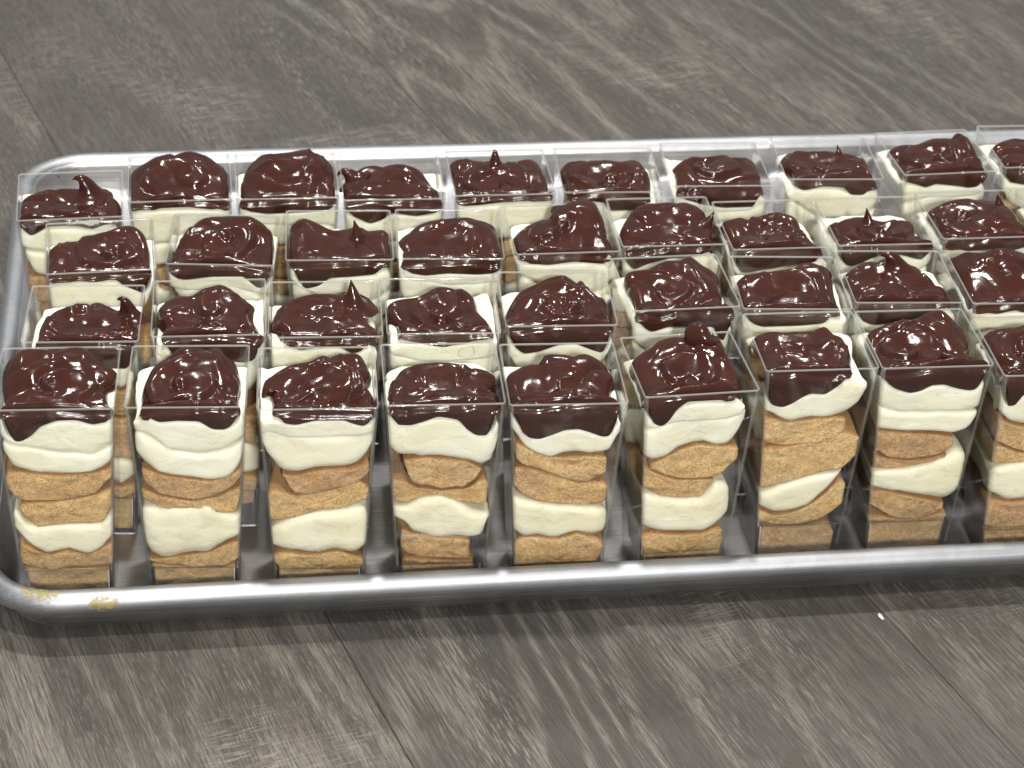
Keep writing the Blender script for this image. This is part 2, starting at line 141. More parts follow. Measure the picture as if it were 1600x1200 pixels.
'T7': {'out':[(-2.2,-1.71),(-2.17,0.25),(-2.15,1.39),(-1.35,1.73),(-0.38,1.7),(0.67,1.94),(1.64,1.77),(1.66,0.01),(2.06,-1.33),(1.95,-2.19)],'hump':[(-1.35,0.02),(-0.38,0.0),(0.67,0.21),(1.64,0.06)],'low':[(-2.33,10.44),(-2.15,9.3),(-1.75,9.23),(-0.73,9.37),(0.79,9.61),(1.82,9.69),(1.87,10.16)]},
'T8': {'out':[(-2.11,-1.48),(-2.1,0.06),(-2.09,0.96),(-1.0,1.48),(-0.23,1.56),(0.68,0.94),(1.59,1.13),(2.14,0.77),(1.98,-0.57),(2.27,-1.8)],'hump':[],'low':[(-2.39,10.44),(-2.23,9.6),(-1.78,9.35),(-1.19,9.57),(-0.21,10.02),(0.86,9.88),(1.74,9.61),(2.16,9.96)],'pk':[((-0.21,0.7,10.22),(-0.33,0.75,10.83),0.28,'spike')]},
'T9': {'out':[(-2.09,-1.5),(-1.94,0.05),(-2.02,1.42),(-1.47,1.93),(0.14,2.15),(1.24,2.11),(2.27,1.8),(2.4,1.6),(2.4,0.54),(2.4,-1.47)],'hump':[(-1.47,0.2),(0.14,0.39),(1.24,0.36),(2.27,0.09)],'low':[(-2.34,10.54),(-2.05,10.05),(-1.05,9.78),(-0.0,9.86),(1.09,9.71),(2.5,10.5)],'pk':[((1.64,1.6,10.23),(1.51,1.65,10.74),0.2,'spike')]},
'B1': {'out':[(-2.4,-1.51),(-2.4,-1.15),(-2.4,0.27),(-2.34,1.06),(-1.63,1.62),(-0.71,1.7),(0.4,1.54),(1.36,1.35),(1.83,1.52),(2.19,0.75),(2.4,-0.3),(2.4,-1.72)],'hump':[],'low':[(-2.36,10.55),(-2.36,10.02),(-1.94,9.64),(-1.43,9.93),(-1.1,10.22),(-0.21,10.23),(0.45,10.04),(1.02,9.86),(1.57,10.09),(2.43,10.31)],'pk':[((0.89,0.71,10.22),(0.14,0.76,11.04),0.42,'hook')]},
'B2': {'out':[(-2.4,-1.48),(-2.4,-0.1),(-2.4,1.55),(-1.52,2.22),(-0.47,2.3),(0.59,2.3),(1.63,2.3),(2.4,1.46),(2.4,0.02),(2.4,-1.48)],'hump':[(-1.52,0.42),(-0.47,0.62),(0.59,0.82),(1.63,0.56)],'low':[(-2.43,10.54),(-1.52,10.54),(0.5,10.53),(1.1,10.03),(1.5,9.96),(2.43,10.22)]},
'B3': {'out':[(-2.3,-1.56),(-2.33,-0.16),(-2.04,1.72),(-1.28,2.3),(-0.44,2.3),(0.2,2.3),(1.15,2.3),(1.89,2.3),(2.4,1.52),(2.4,-1.32)],'hump':[(-2.04,0.01),(-1.28,0.53),(-0.44,0.74),(0.2,0.79),(1.15,0.94),(1.89,0.63)],'low':[(-2.27,10.42),(-2.13,9.88),(-0.99,9.67),(0.86,9.73),(2.1,9.84),(2.41,10.48)]},
'B4': {'out':[(-2.4,-1.71),(-2.4,0.39),(-1.5,1.76),(-0.32,1.88),(0.75,2.0),(1.61,1.76),(2.25,0.33),(2.4,-0.04),(2.4,-1.44)],'hump':[(-1.5,0.05),(-0.32,0.14),(0.75,0.24),(1.61,0.05)],'low':[(-2.43,10.46),(-2.38,9.81),(-1.19,9.18),(-0.56,9.41),(-0.15,9.76),(1.1,9.55),(2.03,9.71),(2.48,10.42)],'pk':[((-1.77,0.97,10.22),(-2.33,1.02,10.35),0.3,'loop')]},
'B5': {'out':[(-2.39,-1.72),(-2.25,0.16),(-2.4,1.95),(-1.84,2.22),(-0.33,2.03),(1.3,2.13),(2.17,2.11),(2.4,0.65),(2.4,-0.79),(2.4,-1.37)],'hump':[(-2.49,0.2),(-1.84,0.42),(-0.33,0.27),(1.3,0.35),(2.17,0.33)],'low':[(-2.37,10.39),(-2.25,9.91),(-1.3,9.95),(0.26,10.33),(1.3,10.42),(2.4,10.6)],'pk':[((-0.03,1.6,10.36),(-0.14,1.65,10.91),0.25,'hook')]},
'B6': {'out':[(-2.28,-1.52),(-2.15,-0.21),(-2.29,1.0),(-1.47,1.86),(-0.06,2.0),(0.71,2.0),(1.8,1.99),(2.16,0.96),(1.99,-1.45)],'hump':[(-1.47,0.13),(-0.06,0.24),(0.71,0.24),(1.8,0.24)],'low':[(-2.35,10.56),(-2.22,10.01),(-1.37,10.01),(-0.52,9.94),(-0.17,9.45),(1.31,9.51),(1.81,9.93),(1.85,10.53)]},
'B7': {'out':[(-2.11,-1.48),(-2.05,-0.4),(-2.22,0.34),(-1.46,1.31),(-0.52,1.76),(1.36,1.74),(2.36,1.63),(2.38,0.27),(2.2,-1.55)],'hump':[(-0.52,0.05),(1.36,0.04)],'low':[(-2.24,10.51),(-2.03,9.84),(-0.92,9.46),(0.18,9.27),(1.79,9.32),(2.05,9.92),(2.04,10.54)]},
'B8': {'out':[(-1.84,-1.43),(-1.77,-0.45),(-2.25,0.54),(-1.61,1.68),(-0.48,1.68),(0.64,1.68),(1.85,1.56),(2.4,1.06),(2.4,-0.44),(2.36,-1.54)],'hump':[],'low':[(-2.02,10.53),(-1.9,9.98),(-1.46,9.86),(-0.51,10.1),(0.59,10.04),(0.97,9.61),(1.62,9.61),(1.89,10.04),(2.11,10.47)],'pk':[((0.91,1.1,10.22),(0.8,1.15,10.71),0.2,'spike')]},
'B9': {'out':[(-2.1,-1.52),(-2.03,-0.07),(-2.06,1.42),(-1.26,1.93),(-0.36,1.85),(0.92,2.18),(1.67,2.07),(1.95,2.3),(2.4,2.3),(2.4,1.31),(2.4,-0.29),(2.22,-1.5)],'hump':[(-1.26,0.19),(-0.36,0.12),(0.92,0.39),(1.67,0.3),(1.95,0.57),(2.43,0.49)],'low':[(-2.39,10.4),(-1.84,9.98),(-1.19,9.72),(-0.71,9.92),(0.34,9.76),(1.13,9.6),(1.89,9.68),(1.91,10.46)]},
'B10': {'out':[(-2.06,-1.38),(-2.0,-0.02),(-2.08,0.91),(-1.16,1.7),(-0.57,1.97),(-0.15,1.93),(1.26,1.86),(1.92,1.0),(2.02,-1.3)],'hump':[(-0.57,0.21),(-0.15,0.19),(1.26,0.13)],'low':[(-2.42,10.53),(-2.03,9.66),(-0.97,9.45),(0.38,9.5),(1.62,10.46)]},
}
CUPS['T10'] = (39.75, 93.7, 0.02)
LABELS = {
'F1': 'leftmost cup of the front row, chocolate running down in a fat drip at left',
'F2': 'second cup from left in front row, swirled chocolate over a smooth oval of cream',
'F3': 'third cup from left in front row, chocolate reaching in a thin tongue to left wall',
'F4': 'fourth cup from left in front row, short pale sponge pieces, drip at right',
'F5': 'fifth cup from left in front row, round shiny chocolate dome over bright cream',
'F6': 'front row cup turned slightly, chocolate drip at left and torn crumbly sponge below cream',
'F7': 'front row cup third from right, tilted sponge slice and chocolate smears on its plastic',
'F8': 'front row cup second from right, cream in two folds over flat oval sponge slices',
'F9': 'front row cup cut off at right, cream smear on its left wall',
'S1': 'leftmost cup of the second row, low chocolate mound with a small hooked tip at right',
'S2': 'second cup from left in second row, peaked chocolate filling almost its whole top',
'S3': 'second row cup with a tall pointed spike of chocolate, third from the left',
'S4': 'fourth cup from left in second row, chocolate slanting down to its right front corner',
'S5': 'fifth cup from left in second row, chocolate mound rising to a ridge in the middle',
'S6': 'sixth cup from left in second row, broad flat chocolate dripping at right front corner',
'S7': 'seventh cup from left in second row, chocolate with a rounded lump at its back right',
'S8': 'second row cup with a curled hook of chocolate leaning left, eighth from the left',
'S9': 'second row cup cut off at right, glossy rippled chocolate',
'T1': 'leftmost cup of the third row, cream showing in a round gap below the chocolate',
'T2': 'second cup from left in third row, turned clockwise, with an oval chocolate swirl',
'T3': 'third row cup with a small pointed chocolate spike in its centre, third from the left',
'T4': 'fourth cup from left in third row, smooth wide chocolate filling the top',
'T5': 'fifth cup from left in third row, coiled chocolate with a lump standing at the back',
'T6': 'sixth cup from left in third row, round coil of chocolate, edge pulled up at right',
'T7': 'seventh cup from left in third row, chocolate with a small curled crater at its left',
'T8': 'eighth cup from left in third row, low chocolate with tiny tip, cream behind it',
'T9': 'ninth cup from left in third row, flat chocolate with a small point near the back',
'T10': 'third row cup at right edge, only its left corner in view',
'B1': 'back left corner cup, low chocolate with a long curved hook standing up',
'B2': 'second cup from left in back row, piled chocolate with bare cream below it',
'B3': 'third cup from left in back row, tall smooth chocolate dome rising above its rim',
'B4': 'fourth cup from left in back row, chocolate with a small loop at its left wall',
'B5': 'fifth cup from left in back row, chocolate with a curled tip near the back rim',
'B6': 'sixth cup from left in back row, chocolate lower at left against the wall',
'B7': 'seventh cup from left in back row, flat rippled chocolate well below the rim',
'B8': 'eighth cup from left in back row, chocolate with tiny tip, set back from left wall',
'B9': 'ninth cup from left in back row, flat chocolate rising to lump at back right',
'B10': 'back row cup cut off at right, dark hollow in its chocolate',
}

ZB = H - 0.45                           # mean level of the chocolate

# ------------------------------------------------------------------ numeric helpers
def _hash(ix, iy, iz, seed):
    h = (ix.astype(np.int64) * 374761393 + iy.astype(np.int64) * 668265263
         + iz.astype(np.int64) * 2147483647 + seed * 1274126177) & 0xffffffff
    h = ((h ^ (h >> 13)) * 1274126177) & 0xffffffff
    h = (h ^ (h >> 16)) & 0xffffffff
    h = ((h ^ (h >> 15)) * 2246822519) & 0xffffffff
    return ((h ^ (h >> 13)) & 0xffffff) / float(0xffffff) * 2 - 1

def noise(x, y, z=0.0, seed=0):
    x = np.asarray(x, float); y = np.asarray(y, float); z = np.asarray(z, float) + 0 * x
    y = y + 0 * x
    ix, iy, iz = np.floor(x), np.floor(y), np.floor(z)
    fx, fy, fz = x - ix, y - iy, z - iz
    s = lambda t: t * t * t * (t * (t * 6 - 15) + 10)
    u, v, w = s(fx), s(fy), s(fz)
    r = 0
    for a in (0, 1):
        for b in (0, 1):
            for c in (0, 1):
                wt = (u if a else 1 - u) * (v if b else 1 - v) * (w if c else 1 - w)
                r = r + wt * _hash(ix + a, iy + b, iz + c, seed)
    return r

def fbm(x, y, z=0.0, seed=0, oct=3):
    r, a = 0, 1.0
    for k in range(oct):
        r = r + a * noise(np.asarray(x) * 2 ** k, np.asarray(y) * 2 ** k, np.asarray(z) * 2 ** k, seed + k)
        a *= 0.5
    return r

def sst(a, b, x):
    t = np.clip((x - a) / (b - a), 0, 1)
    return t * t * (3 - 2 * t)

def smooth_curve(pts):
    """monotone-ish smooth interpolation of (x, z) points, constant outside"""
    p = sorted(pts)
    xs = np.array([q[0] for q in p], float); zs = np.array([q[1] for q in p], float)
    keep = np.concatenate(([True], np.diff(xs) > 1e-3)); xs, zs = xs[keep], zs[keep]
    fx = np.linspace(xs[0], xs[-1], 121)
    fz = np.interp(fx, xs, zs)
    k = np.exp(-np.linspace(-2, 2, 13) ** 2); k /= k.sum()
    pad = np.concatenate((2 * fz[0] - fz[6:0:-1], fz, 2 * fz[-1] - fz[-2:-8:-1]))
    fz = np.convolve(pad, k, 'valid')
    return lambda x: np.interp(x, fx, fz)

def hw(z):
    return B / 2 + (W - B) / 2 * np.clip(z, 0, H + 5) / H

STEP = 2.0                              # the cup's inner foot is stepped in below this height
def inner(z):
    return hw(z) - 0.075 - 0.145 * (1 - sst(STEP - 0.05, STEP + 0.02, z))

def spline_closed(P, n):
    P = np.array(P, float); m = len(P)
    out = []
    for i in range(m):
        p0, p1, p2, p3 = P[i - 1], P[i], P[(i + 1) % m], P[(i + 2) % m]
        t = np.linspace(0, 1, 14, endpoint=False)[:, None]
        out.append(0.5 * ((2 * p1) + (-p0 + p2) * t + (2 * p0 - 5 * p1 + 4 * p2 - p3) * t ** 2
                          + (-p0 + 3 * p1 - 3 * p2 + p3) * t ** 3))
    Q = np.concatenate(out)
    d = np.linalg.norm(np.roll(Q, -1, 0) - Q, axis=1)
    s = np.concatenate(([0], np.cumsum(d)))
    t = np.linspace(0, s[-1], n, endpoint=False)
    QQ = np.vstack((Q, Q[:1]))
    return np.stack((np.interp(t, s, QQ[:, 0]), np.interp(t, s, QQ[:, 1])), 1)

# ------------------------------------------------------------------ object helpers
def mesh(name, V, Fc, mats, parent=None, smooth=True, midx=None, loc=None, rotz=0.0):
    me = bpy.data.meshes.new(name)
    V = np.asarray(V, float) * CM
    me.from_pydata(V.tolist(), [], [tuple(int(i) for i in f) for f in Fc])
    for m in (mats if isinstance(mats, (list, tuple)) else [mats]):
        me.materials.append(m)
    if midx is not None:
        me.polygons.foreach_set('material_index', np.array(midx, dtype=np.int32))
    me.polygons.foreach_set('use_smooth', [smooth and len(p.vertices) < 9 for p in me.polygons])
    me.update()
    o = bpy.data.objects.new(name, me)
    col.objects.link(o)
    if parent is not None:
        o.parent = parent
    if loc is not None:
        o.location = Vector(loc) * CM
    o.rotation_euler[2] = rotz
    return o

def empty(name, loc, rotz=0.0):
    o = bpy.data.objects.new(name, None)
    o.empty_display_size = 0.02
    col.objects.link(o)
    o.location = Vector(loc) * CM
    o.rotation_euler[2] = rotz
    return o

def grid_faces(nr, nt, closed=True, base=0):
    """nr rings of nt verts"""
    i = np.arange(nr - 1)[:, None]; j = np.arange(nt if closed else nt - 1)[None, :]
    a = base + i * nt + j; b = base + i * nt + (j + 1) % nt
    c = base + (i + 1) * nt + (j + 1) % nt; d = base + (i + 1) * nt + j
    return np.stack((a, b, c, d), -1).reshape(-1, 4).tolist()

# ------------------------------------------------------------------ materials
class NT:
    def __init__(s, name):
        s.m = bpy.data.materials.new(name); s.m.use_nodes = True
        s.t = s.m.node_tree; s.n = s.t.nodes; s.l = s.t.links
        s.bsdf = s.n['Principled BSDF']; s.out = s.n['Material Output']
    def node(s, typ, **kw):
        nd = s.n.new(typ)
        for k, v in kw.items():
            setattr(nd, k, v)
        return nd
    def link(s, a, b):
        s.l.new(a, b)
    def set(s, **kw):
        for k, v in kw.items():
            s.bsdf.inputs[k.replace('_', ' ')].default_value = v
    def coords(s, scale=(100, 100, 100), rnd=True):
        tc = s.node('ShaderNodeTexCoord')
        mp = s.node('ShaderNodeMapping')
        mp.inputs['Scale'].default_value = scale
        s.link(tc.outputs['Object'], mp.inputs['Vector'])
        if not rnd:
            return mp.outputs['Vector']
        oi = s.node('ShaderNodeObjectInfo')
        ml = s.node('ShaderNodeMath', operation='MULTIPLY'); ml.inputs[1].default_value = 173.0
        s.link(oi.outputs['Random'], ml.inputs[0])
        ad = s.node('ShaderNodeVectorMath', operation='ADD')
        s.link(mp.outputs['Vector'], ad.inputs[0]); s.link(ml.outputs[0], ad.inputs[1])
        return ad.outputs[0]
    def noise(s, vec, scale, detail=3, rough=.55, dist=0.0):
        n = s.node('ShaderNodeTexNoise'); n.inputs['Scale'].default_value = scale
        n.inputs['Detail'].default_value = detail; n.inputs['Roughness'].default_value = rough
        n.inputs['Distortion'].default_value = dist
        s.link(vec, n.inputs['Vector']); return n.outputs['Fac']
    def scalev(s, vec, sc):
        m = s.node('ShaderNodeVectorMath', operation='MULTIPLY'); m.inputs[1].default_value = sc
        s.link(vec, m.inputs[0]); return m.outputs[0]
    def ramp(s, fac, stops):
        r = s.node('ShaderNodeValToRGB'); cr = r.color_ramp
        while len(cr.elements) < len(stops):
            cr.elements.new(0.5)
        for e, (p, c) in zip(cr.elements, stops):
            e.position = p; e.color = (c, c, c, 1) if isinstance(c, (int, float)) else (*c, 1)
        s.link(fac, r.inputs[0]); return r.outputs[0]
    def mix(s, fac, a, b, mode='MIX'):
        m = s.node('ShaderNodeMix', data_type='RGBA', blend_type=mode)
        for sock, v in ((m.inputs[0], fac), (m.inputs[6], a), (m.inputs[7], b)):
            if hasattr(v, 'is_linked'):
                s.link(v, sock)
            elif isinstance(v, (int, float)):
                sock.default_value = v
            else:
                sock.default_value = (*v, 1)
        return m.outputs[2]
    def math(s, op, a, b=None):
        m = s.node('ShaderNodeMath', operation=op)
        for i, v in enumerate((a, b)):
            if v is None: continue
            if hasattr(v, 'is_linked'): s.link(v, m.inputs[i])
            else: m.inputs[i].default_value = v
        return m.outputs[0]
    def bump(s, h, strength=.3, dist=0.0003, prev=None):
        b = s.node('ShaderNodeBump'); b.inputs['Strength'].default_value = strength
        b.inputs['Distance'].default_value = dist
        s.link(h, b.inputs['Height'])
        if prev is not None: s.link(prev, b.inputs['Normal'])
        return b.outputs[0]

def mat_chocolate():
    t = NT('glossy_chocolate'); v = t.coords()
    n1 = t.noise(v, 1.1, 3)
    t.link(t.ramp(n1, [(.3, (.030, .0088, .0056)), (.7, (.047, .0136, .0086))]), t.bsdf.inputs['Base Color'])
    t.link(t.ramp(t.noise(v, .9, 3), [(.35, .09), (.7, .19)]), t.bsdf.inputs['Roughness'])
    t.set(IOR=1.42)
    w = t.noise(t.scalev(v, (1, 1, 1.6)), 2.6, 4, .5, .8)
    f = t.noise(v, 11, 3, .6)
    t.link(t.bump(w, .14, .0007), t.bsdf.inputs['Normal'])
    return t.m

def mat_cream(name, c1, c2):
    t = NT(name); v = t.coords()
    c = t.ramp(t.noise(v, .55, 3), [(.35, c1), (.68, c2)])
    pool = t.ramp(t.noise(t.scalev(v, (1, 1, 1.8)), .75, 3, .5, .7), [(.54, 0.0), (.60, 1.0)])
    c = t.mix(t.math('MULTIPLY', pool, .30), c, tuple(x * .86 for x in c1))
    vor = t.node('ShaderNodeTexVoronoi'); vor.inputs['Scale'].default_value = 4.0; t.link(v, vor.inputs['Vector'])
    hole = t.math('MAXIMUM', t.ramp(vor.outputs['Distance'], [(.05, 0.0), (.11, 1.0)]), t.ramp(t.noise(v, .9, 2), [(.50, 1.0), (.56, 0.0)]))
    c = t.mix(hole, t.mix(.4, c, (.45, .36, .18)), c)
    t.link(c, t.bsdf.inputs['Base Color'])
    t.link(t.ramp(pool, [(0, .5), (1, .32)]), t.bsdf.inputs['Roughness'])
    t.set(IOR=1.4)
    t.bsdf.inputs['Subsurface Weight'].default_value = .6
    t.bsdf.inputs['Subsurface Radius'].default_value = (1, .85, .6)
    t.bsdf.inputs['Subsurface Scale'].default_value = .005
    b = t.bump(t.noise(t.scalev(v, (1, 1, 1.5)), 1.1, 4, .55, .4), .35, .0012)
    b = t.bump(pool, .3, .0004, b)
    b = t.bump(hole, .8, .0006, b)
    t.link(t.bump(t.noise(v, 8, 4, .7), .35, .0004, b), t.bsdf.inputs['Normal'])
    return t.m

def mat_biscuit():
    t = NT('sponge_biscuit'); v = t.coords()
    oi = t.node('ShaderNodeObjectInfo')
    n = t.noise(v, 5.0, 5, .7)
    crumb = t.ramp(n, [(.28, (.60, .38, .16)), (.47, (.76, .51, .225)), (.68, (.88, .70, .42))])
    soaked = t.ramp(n, [(.28, (.42, .25, .12)), (.47, (.60, .41, .23)), (.68, (.74, .55, .35))])
    lowf = t.noise(v, .42, 2, .5)
    fac = t.math('ADD', lowf, t.math('MULTIPLY', oi.outputs['Random'], .45))
    c = t.mix(t.ramp(fac, [(.62, 0.0), (.95, 1.0)]), crumb, soaked)
    crust = t.ramp(t.noise(v, .7, 3, .6), [(.52, 0.0), (.62, 1.0)])
    c = t.mix(t.math('MULTIPLY', crust, .45), c, (.68, .41, .15))
    c = t.mix(t.math('MULTIPLY', oi.outputs['Random'], .45), c, t.mix(1.0, c, (.86, .72, .58), 'MULTIPLY'))
    tc = t.node('ShaderNodeTexCoord'); sn = t.node('ShaderNodeSeparateXYZ'); t.link(tc.outputs['Normal'], sn.inputs[0])
    side = t.math('ADD', t.math('ABSOLUTE', sn.outputs[2]), t.math('MULTIPLY', t.math('SUBTRACT', t.noise(v, 2.2, 4, .6), .5), .9))
    c = t.mix(t.ramp(side, [(.25, 0.0), (.75, .90)]), c, (.50, .28, .115))     # browned crust above and below the cut face
    def pores(scale, lo, hi, glo, ghi):
        vor = t.node('ShaderNodeTexVoronoi'); vor.inputs['Scale'].default_value = scale
        t.link(v, vor.inputs['Vector'])
        p = t.ramp(vor.outputs['Distance'], [(lo, 0.0), (hi, 1.0)])
        return t.math('MAXIMUM', p, t.ramp(t.noise(v, 1.3, 3), [(glo, 1.0), (ghi, 0.0)]))
    p1 = pores(13.0, .12, .34, .36, .50)
    p2 = pores(6.0, .05, .17, .44, .56)
    p = t.math('MULTIPLY', p1, p2)
    c = t.mix(p, t.mix(.42, c, (.30, .16, .06)), c)
    t.link(c, t.bsdf.inputs['Base Color'])
    t.set(Roughness=.85)
    t.bsdf.inputs['Specular IOR Level'].default_value = .2
    b = t.bump(t.noise(v, 11.0, 4, .7), .8, .0010)
    t.link(t.bump(p, .8, .0007, b), t.bsdf.inputs['Normal'])
    return t.m

def mat_plastic(name, tint, base_op, spec=1.0, rough=.03, mill=False):
    """thin clear moulded plastic: see-through with a Fresnel reflection, each wall built with both its faces"""
    t = NT(name); t.n.remove(t.bsdf)
    tr = t.node('ShaderNodeBsdfTransparent'); tr.inputs[0].default_value = (*tint, 1)
    gl = t.node('ShaderNodeBsdfGlossy'); gl.inputs['Roughness'].default_value = rough
    gl.inputs['Color'].default_value = (.95, .96, 1, 1)
    fr = t.node('ShaderNodeFresnel'); fr.inputs['IOR'].default_value = 1.5
    geo = t.node('ShaderNodeNewGeometry')
    v = t.coords()
    bn = t.bump(t.noise(v, .35, 2), .25, .0012)
    t.link(bn, gl.inputs['Normal'])
    bf = t.math('SUBTRACT', 1.0, geo.outputs['Backfacing'])
    # the inner side of a face would give total reflection; use the outside value for both
    ly = t.node('ShaderNodeLayerWeight'); ly.inputs['Blend'].default_value = .5
    fac = t.math('ADD', t.math('MULTIPLY', t.math('POWER', ly.outputs['Facing'], 4.5), .7), .022 * spec)
    mx = t.node('ShaderNodeMixShader'); t.link(fac, mx.inputs[0])
    t.link(tr.outputs[0], mx.inputs[1]); t.link(gl.outputs[0], mx.inputs[2])
    last = mx
    if base_op > 0:
        df = t.node('ShaderNodeBsdfDiffuse'); df.inputs[0].default_value = (.82, .81, .78, 1)
        tl = t.node('ShaderNodeBsdfTranslucent'); tl.inputs[0].default_value = (.82, .81, .78, 1)
        ad = t.node('ShaderNodeMixShader'); ad.inputs[0].default_value = .5
        t.link(df.outputs[0], ad.inputs[1]); t.link(tl.outputs[0], ad.inputs[2])
        m2 = t.node('ShaderNodeMixShader'); m2.inputs[0].default_value = base_op
        if mill:      # faint fingerprints and condensation
            sm = t.ramp(t.noise(v, .5, 5, .65, .5), [(.55, 0.0), (.80, base_op)])
            t.link(sm, m2.inputs[0])
        t.link(mx.outputs[0], m2.inputs[1]); t.link(ad.outputs[0], m2.inputs[2])
        last = m2
    t.link(last.outputs[0], t.out.inputs['Surface'])
    return t.m

def mat_aluminium(name, brushed_axis, c1, c2, r1, r2, grime=0.0):
    t = NT(name); v = t.coords(rnd=False)
    sc = (.12, 9, 9) if brushed_axis == 'x' else (9, .12, 9)
    br = t.noise(t.scalev(v, sc), 1.2, 4, .6)
    pt = t.noise(v, .22, 4, .6)
    m = t.math('ADD', t.math('MULTIPLY', br, .55), t.math('MULTIPLY', pt, .45))
    c = t.ramp(m, [(.3, c1), (.7, c2)])
    if grime:
        sp = t.ramp(t.noise(v, 1.6, 5, .7), [(.66, 0.0), (.76, grime)])
        c = t.mix(sp, c, (.12, .11, .10))
    t.link(c, t.bsdf.inputs['Base Color'])
    t.link(t.ramp(m, [(.3, r1), (.7, r2)]), t.bsdf.inputs['Roughness'])
    t.set(Metallic=1.0)
    b = t.bump(br, .12, .0003)
    t.link(t.bump(t.noise(v, .5, 4), .25, .0012, b), t.bsdf.inputs['Normal'])
    return t.m

def mat_plank():
    t = NT('grey_oak_plank')
    v = t.coords()                      # plank-local, x across, y along, in cm, shifted per plank
    aa = lambda a, l: t.scalev(v, (a, l, 1))
    sx = t.node('ShaderNodeSeparateXYZ'); t.link(v, sx.inputs[0])
    # growth rings: tall arches along the board
    warp = t.noise(aa(.085, .017), 1.0, 2, .4)
    ph = t.math('ADD', t.math('MULTIPLY', sx.outputs[0], .30), t.math('MULTIPLY', warp, 34.0))
    ph = t.math('ADD', ph, t.math('MULTIPLY', t.noise(aa(.7, .07), 1.0, 3), 1.3))
    ring = t.math('ADD', t.math('MULTIPLY', t.math('SINE', t.math('MULTIPLY', ph, 2.4)), .5), .5)
    ringm = t.ramp(t.noise(aa(.045, .012), 1.3, 2), [(.38, .12), (.56, 1.0)])
    broad = t.noise(aa(.12, .016), 1.0, 4, .6, .5)
    streak = t.noise(aa(1.0, .035), 1.0, 5, .62, .1)
    fine = t.noise(aa(12.0, .45), 1.0, 4, .70)
    line = t.noise(aa(4.5, .12), 1.0, 5, .68)
    tick = t.noise(aa(13.0, .9), 1.0, 3, .70)
    saw = t.noise(aa(.7, 8.0), 1.0, 3, .65, .1)
    base = t.ramp(broad, [(.28, (.062, .057, .052)), (.5, (.104, .093, .083)), (.74, (.168, .152, .134))])
    base = t.mix(t.ramp(streak, [(.34, .75), (.56, 0.0)]), base, (.085, .072, .063))
    dark = t.math('MULTIPLY', t.ramp(ring, [(.55, 0.0), (.97, 1.0)]), ringm)
    lite = t.math('MULTIPLY', t.ramp(ring, [(.03, 1.0), (.35, 0.0)]), ringm)
    base = t.mix(t.math('MULTIPLY', lite, .35), base, (.32, .29, .25))
    base = t.mix(t.math('MULTIPLY', dark, .66), base, (.060, .057, .055))
    blue = t.ramp(t.noise(aa(.16, .035), 1.0, 3, .6, .8), [(.58, 0.0), (.76, .40)])
    base = t.mix(blue, base, (.074, .074, .075))
    base = t.mix(t.math('MULTIPLY', t.ramp(line, [(.39, 1.0), (.50, 0.0)]), .72), base, (.060, .058, .050))
    base = t.mix(t.math('MULTIPLY', t.ramp(fine, [(.42, 1.0), (.54, 0.0)]), .80), base, (.058, .048, .041))
    limek = t.math('MULTIPLY', t.ramp(tick, [(.52, 0.0), (.64, 1.0)]), t.ramp(t.noise(aa(.4, .04), 1.0, 3), [(.40, .08), (.66, .50)]))
    base = t.mix(limek, base, (.33, .305, .265))
    sawm = t.math('MULTIPLY', t.ramp(saw, [(.52, 0.0), (.60, 1.0)]), t.ramp(t.noise(aa(.10, .05), 1.0, 2), [(.55, 0.0), (.66, .30)]))
    base = t.mix(sawm, base, (.42, .38, .33))
    oi = t.node('ShaderNodeObjectInfo')
    base = t.mix(t.math('MULTIPLY', oi.outputs['Random'], .45), base, t.mix(1.0, base, (.76, .82, .87), 'MULTIPLY'))
    t.link(base, t.bsdf.inputs['Base Color'])
    t.link(t.ramp(fine, [(.35, .60), (.6, .40)]), t.bsdf.inputs['Roughness'])
    t.set(IOR=1.38)
    b = t.bump(fine, .6, .0007)
    t.link(t.bump(line, .4, .0005, b), t.bsdf.inputs['Normal'])
    return t.m

def simple(name, c, rough=.6, metal=0.0):
    t = NT(name); v = t.coords()
    t.link(t.ramp(t.noise(v, 3, 4), [(.3, tuple(x * .8 for x in c)), (.7, c)]), t.bsdf.inputs['Base Color'])
    t.set(Roughness=rough, Metallic=metal)
    return t.m

def mat_stain():
    """dried batter, see-through where it thins out"""
    t = NT('dried_yellow_batter'); v = t.coords()
    n = t.noise(v, 2.6, 6, .7, .7)
    t.link(t.ramp(n, [(.35, (.50, .42, .15)), (.6, (.36, .28, .07)), (.8, (.16, .13, .05))]), t.bsdf.inputs['Base Color'])
    tc = t.node('ShaderNodeUVMap'); 
    at = t.node('ShaderNodeAttribute'); at.attribute_name = 'cover'
    a = t.math('ADD', at.outputs['Fac'], t.math('MULTIPLY', t.math('SUBTRACT', t.noise(v, 3.4, 6, .75, .6), .5), 2.3))
    t.link(t.ramp(a, [(.74, 0.0), (1.1, .65)]), t.bsdf.inputs['Alpha'])
    t.n.remove(tc)
    t.set(Roughness=.45)
    return t.m

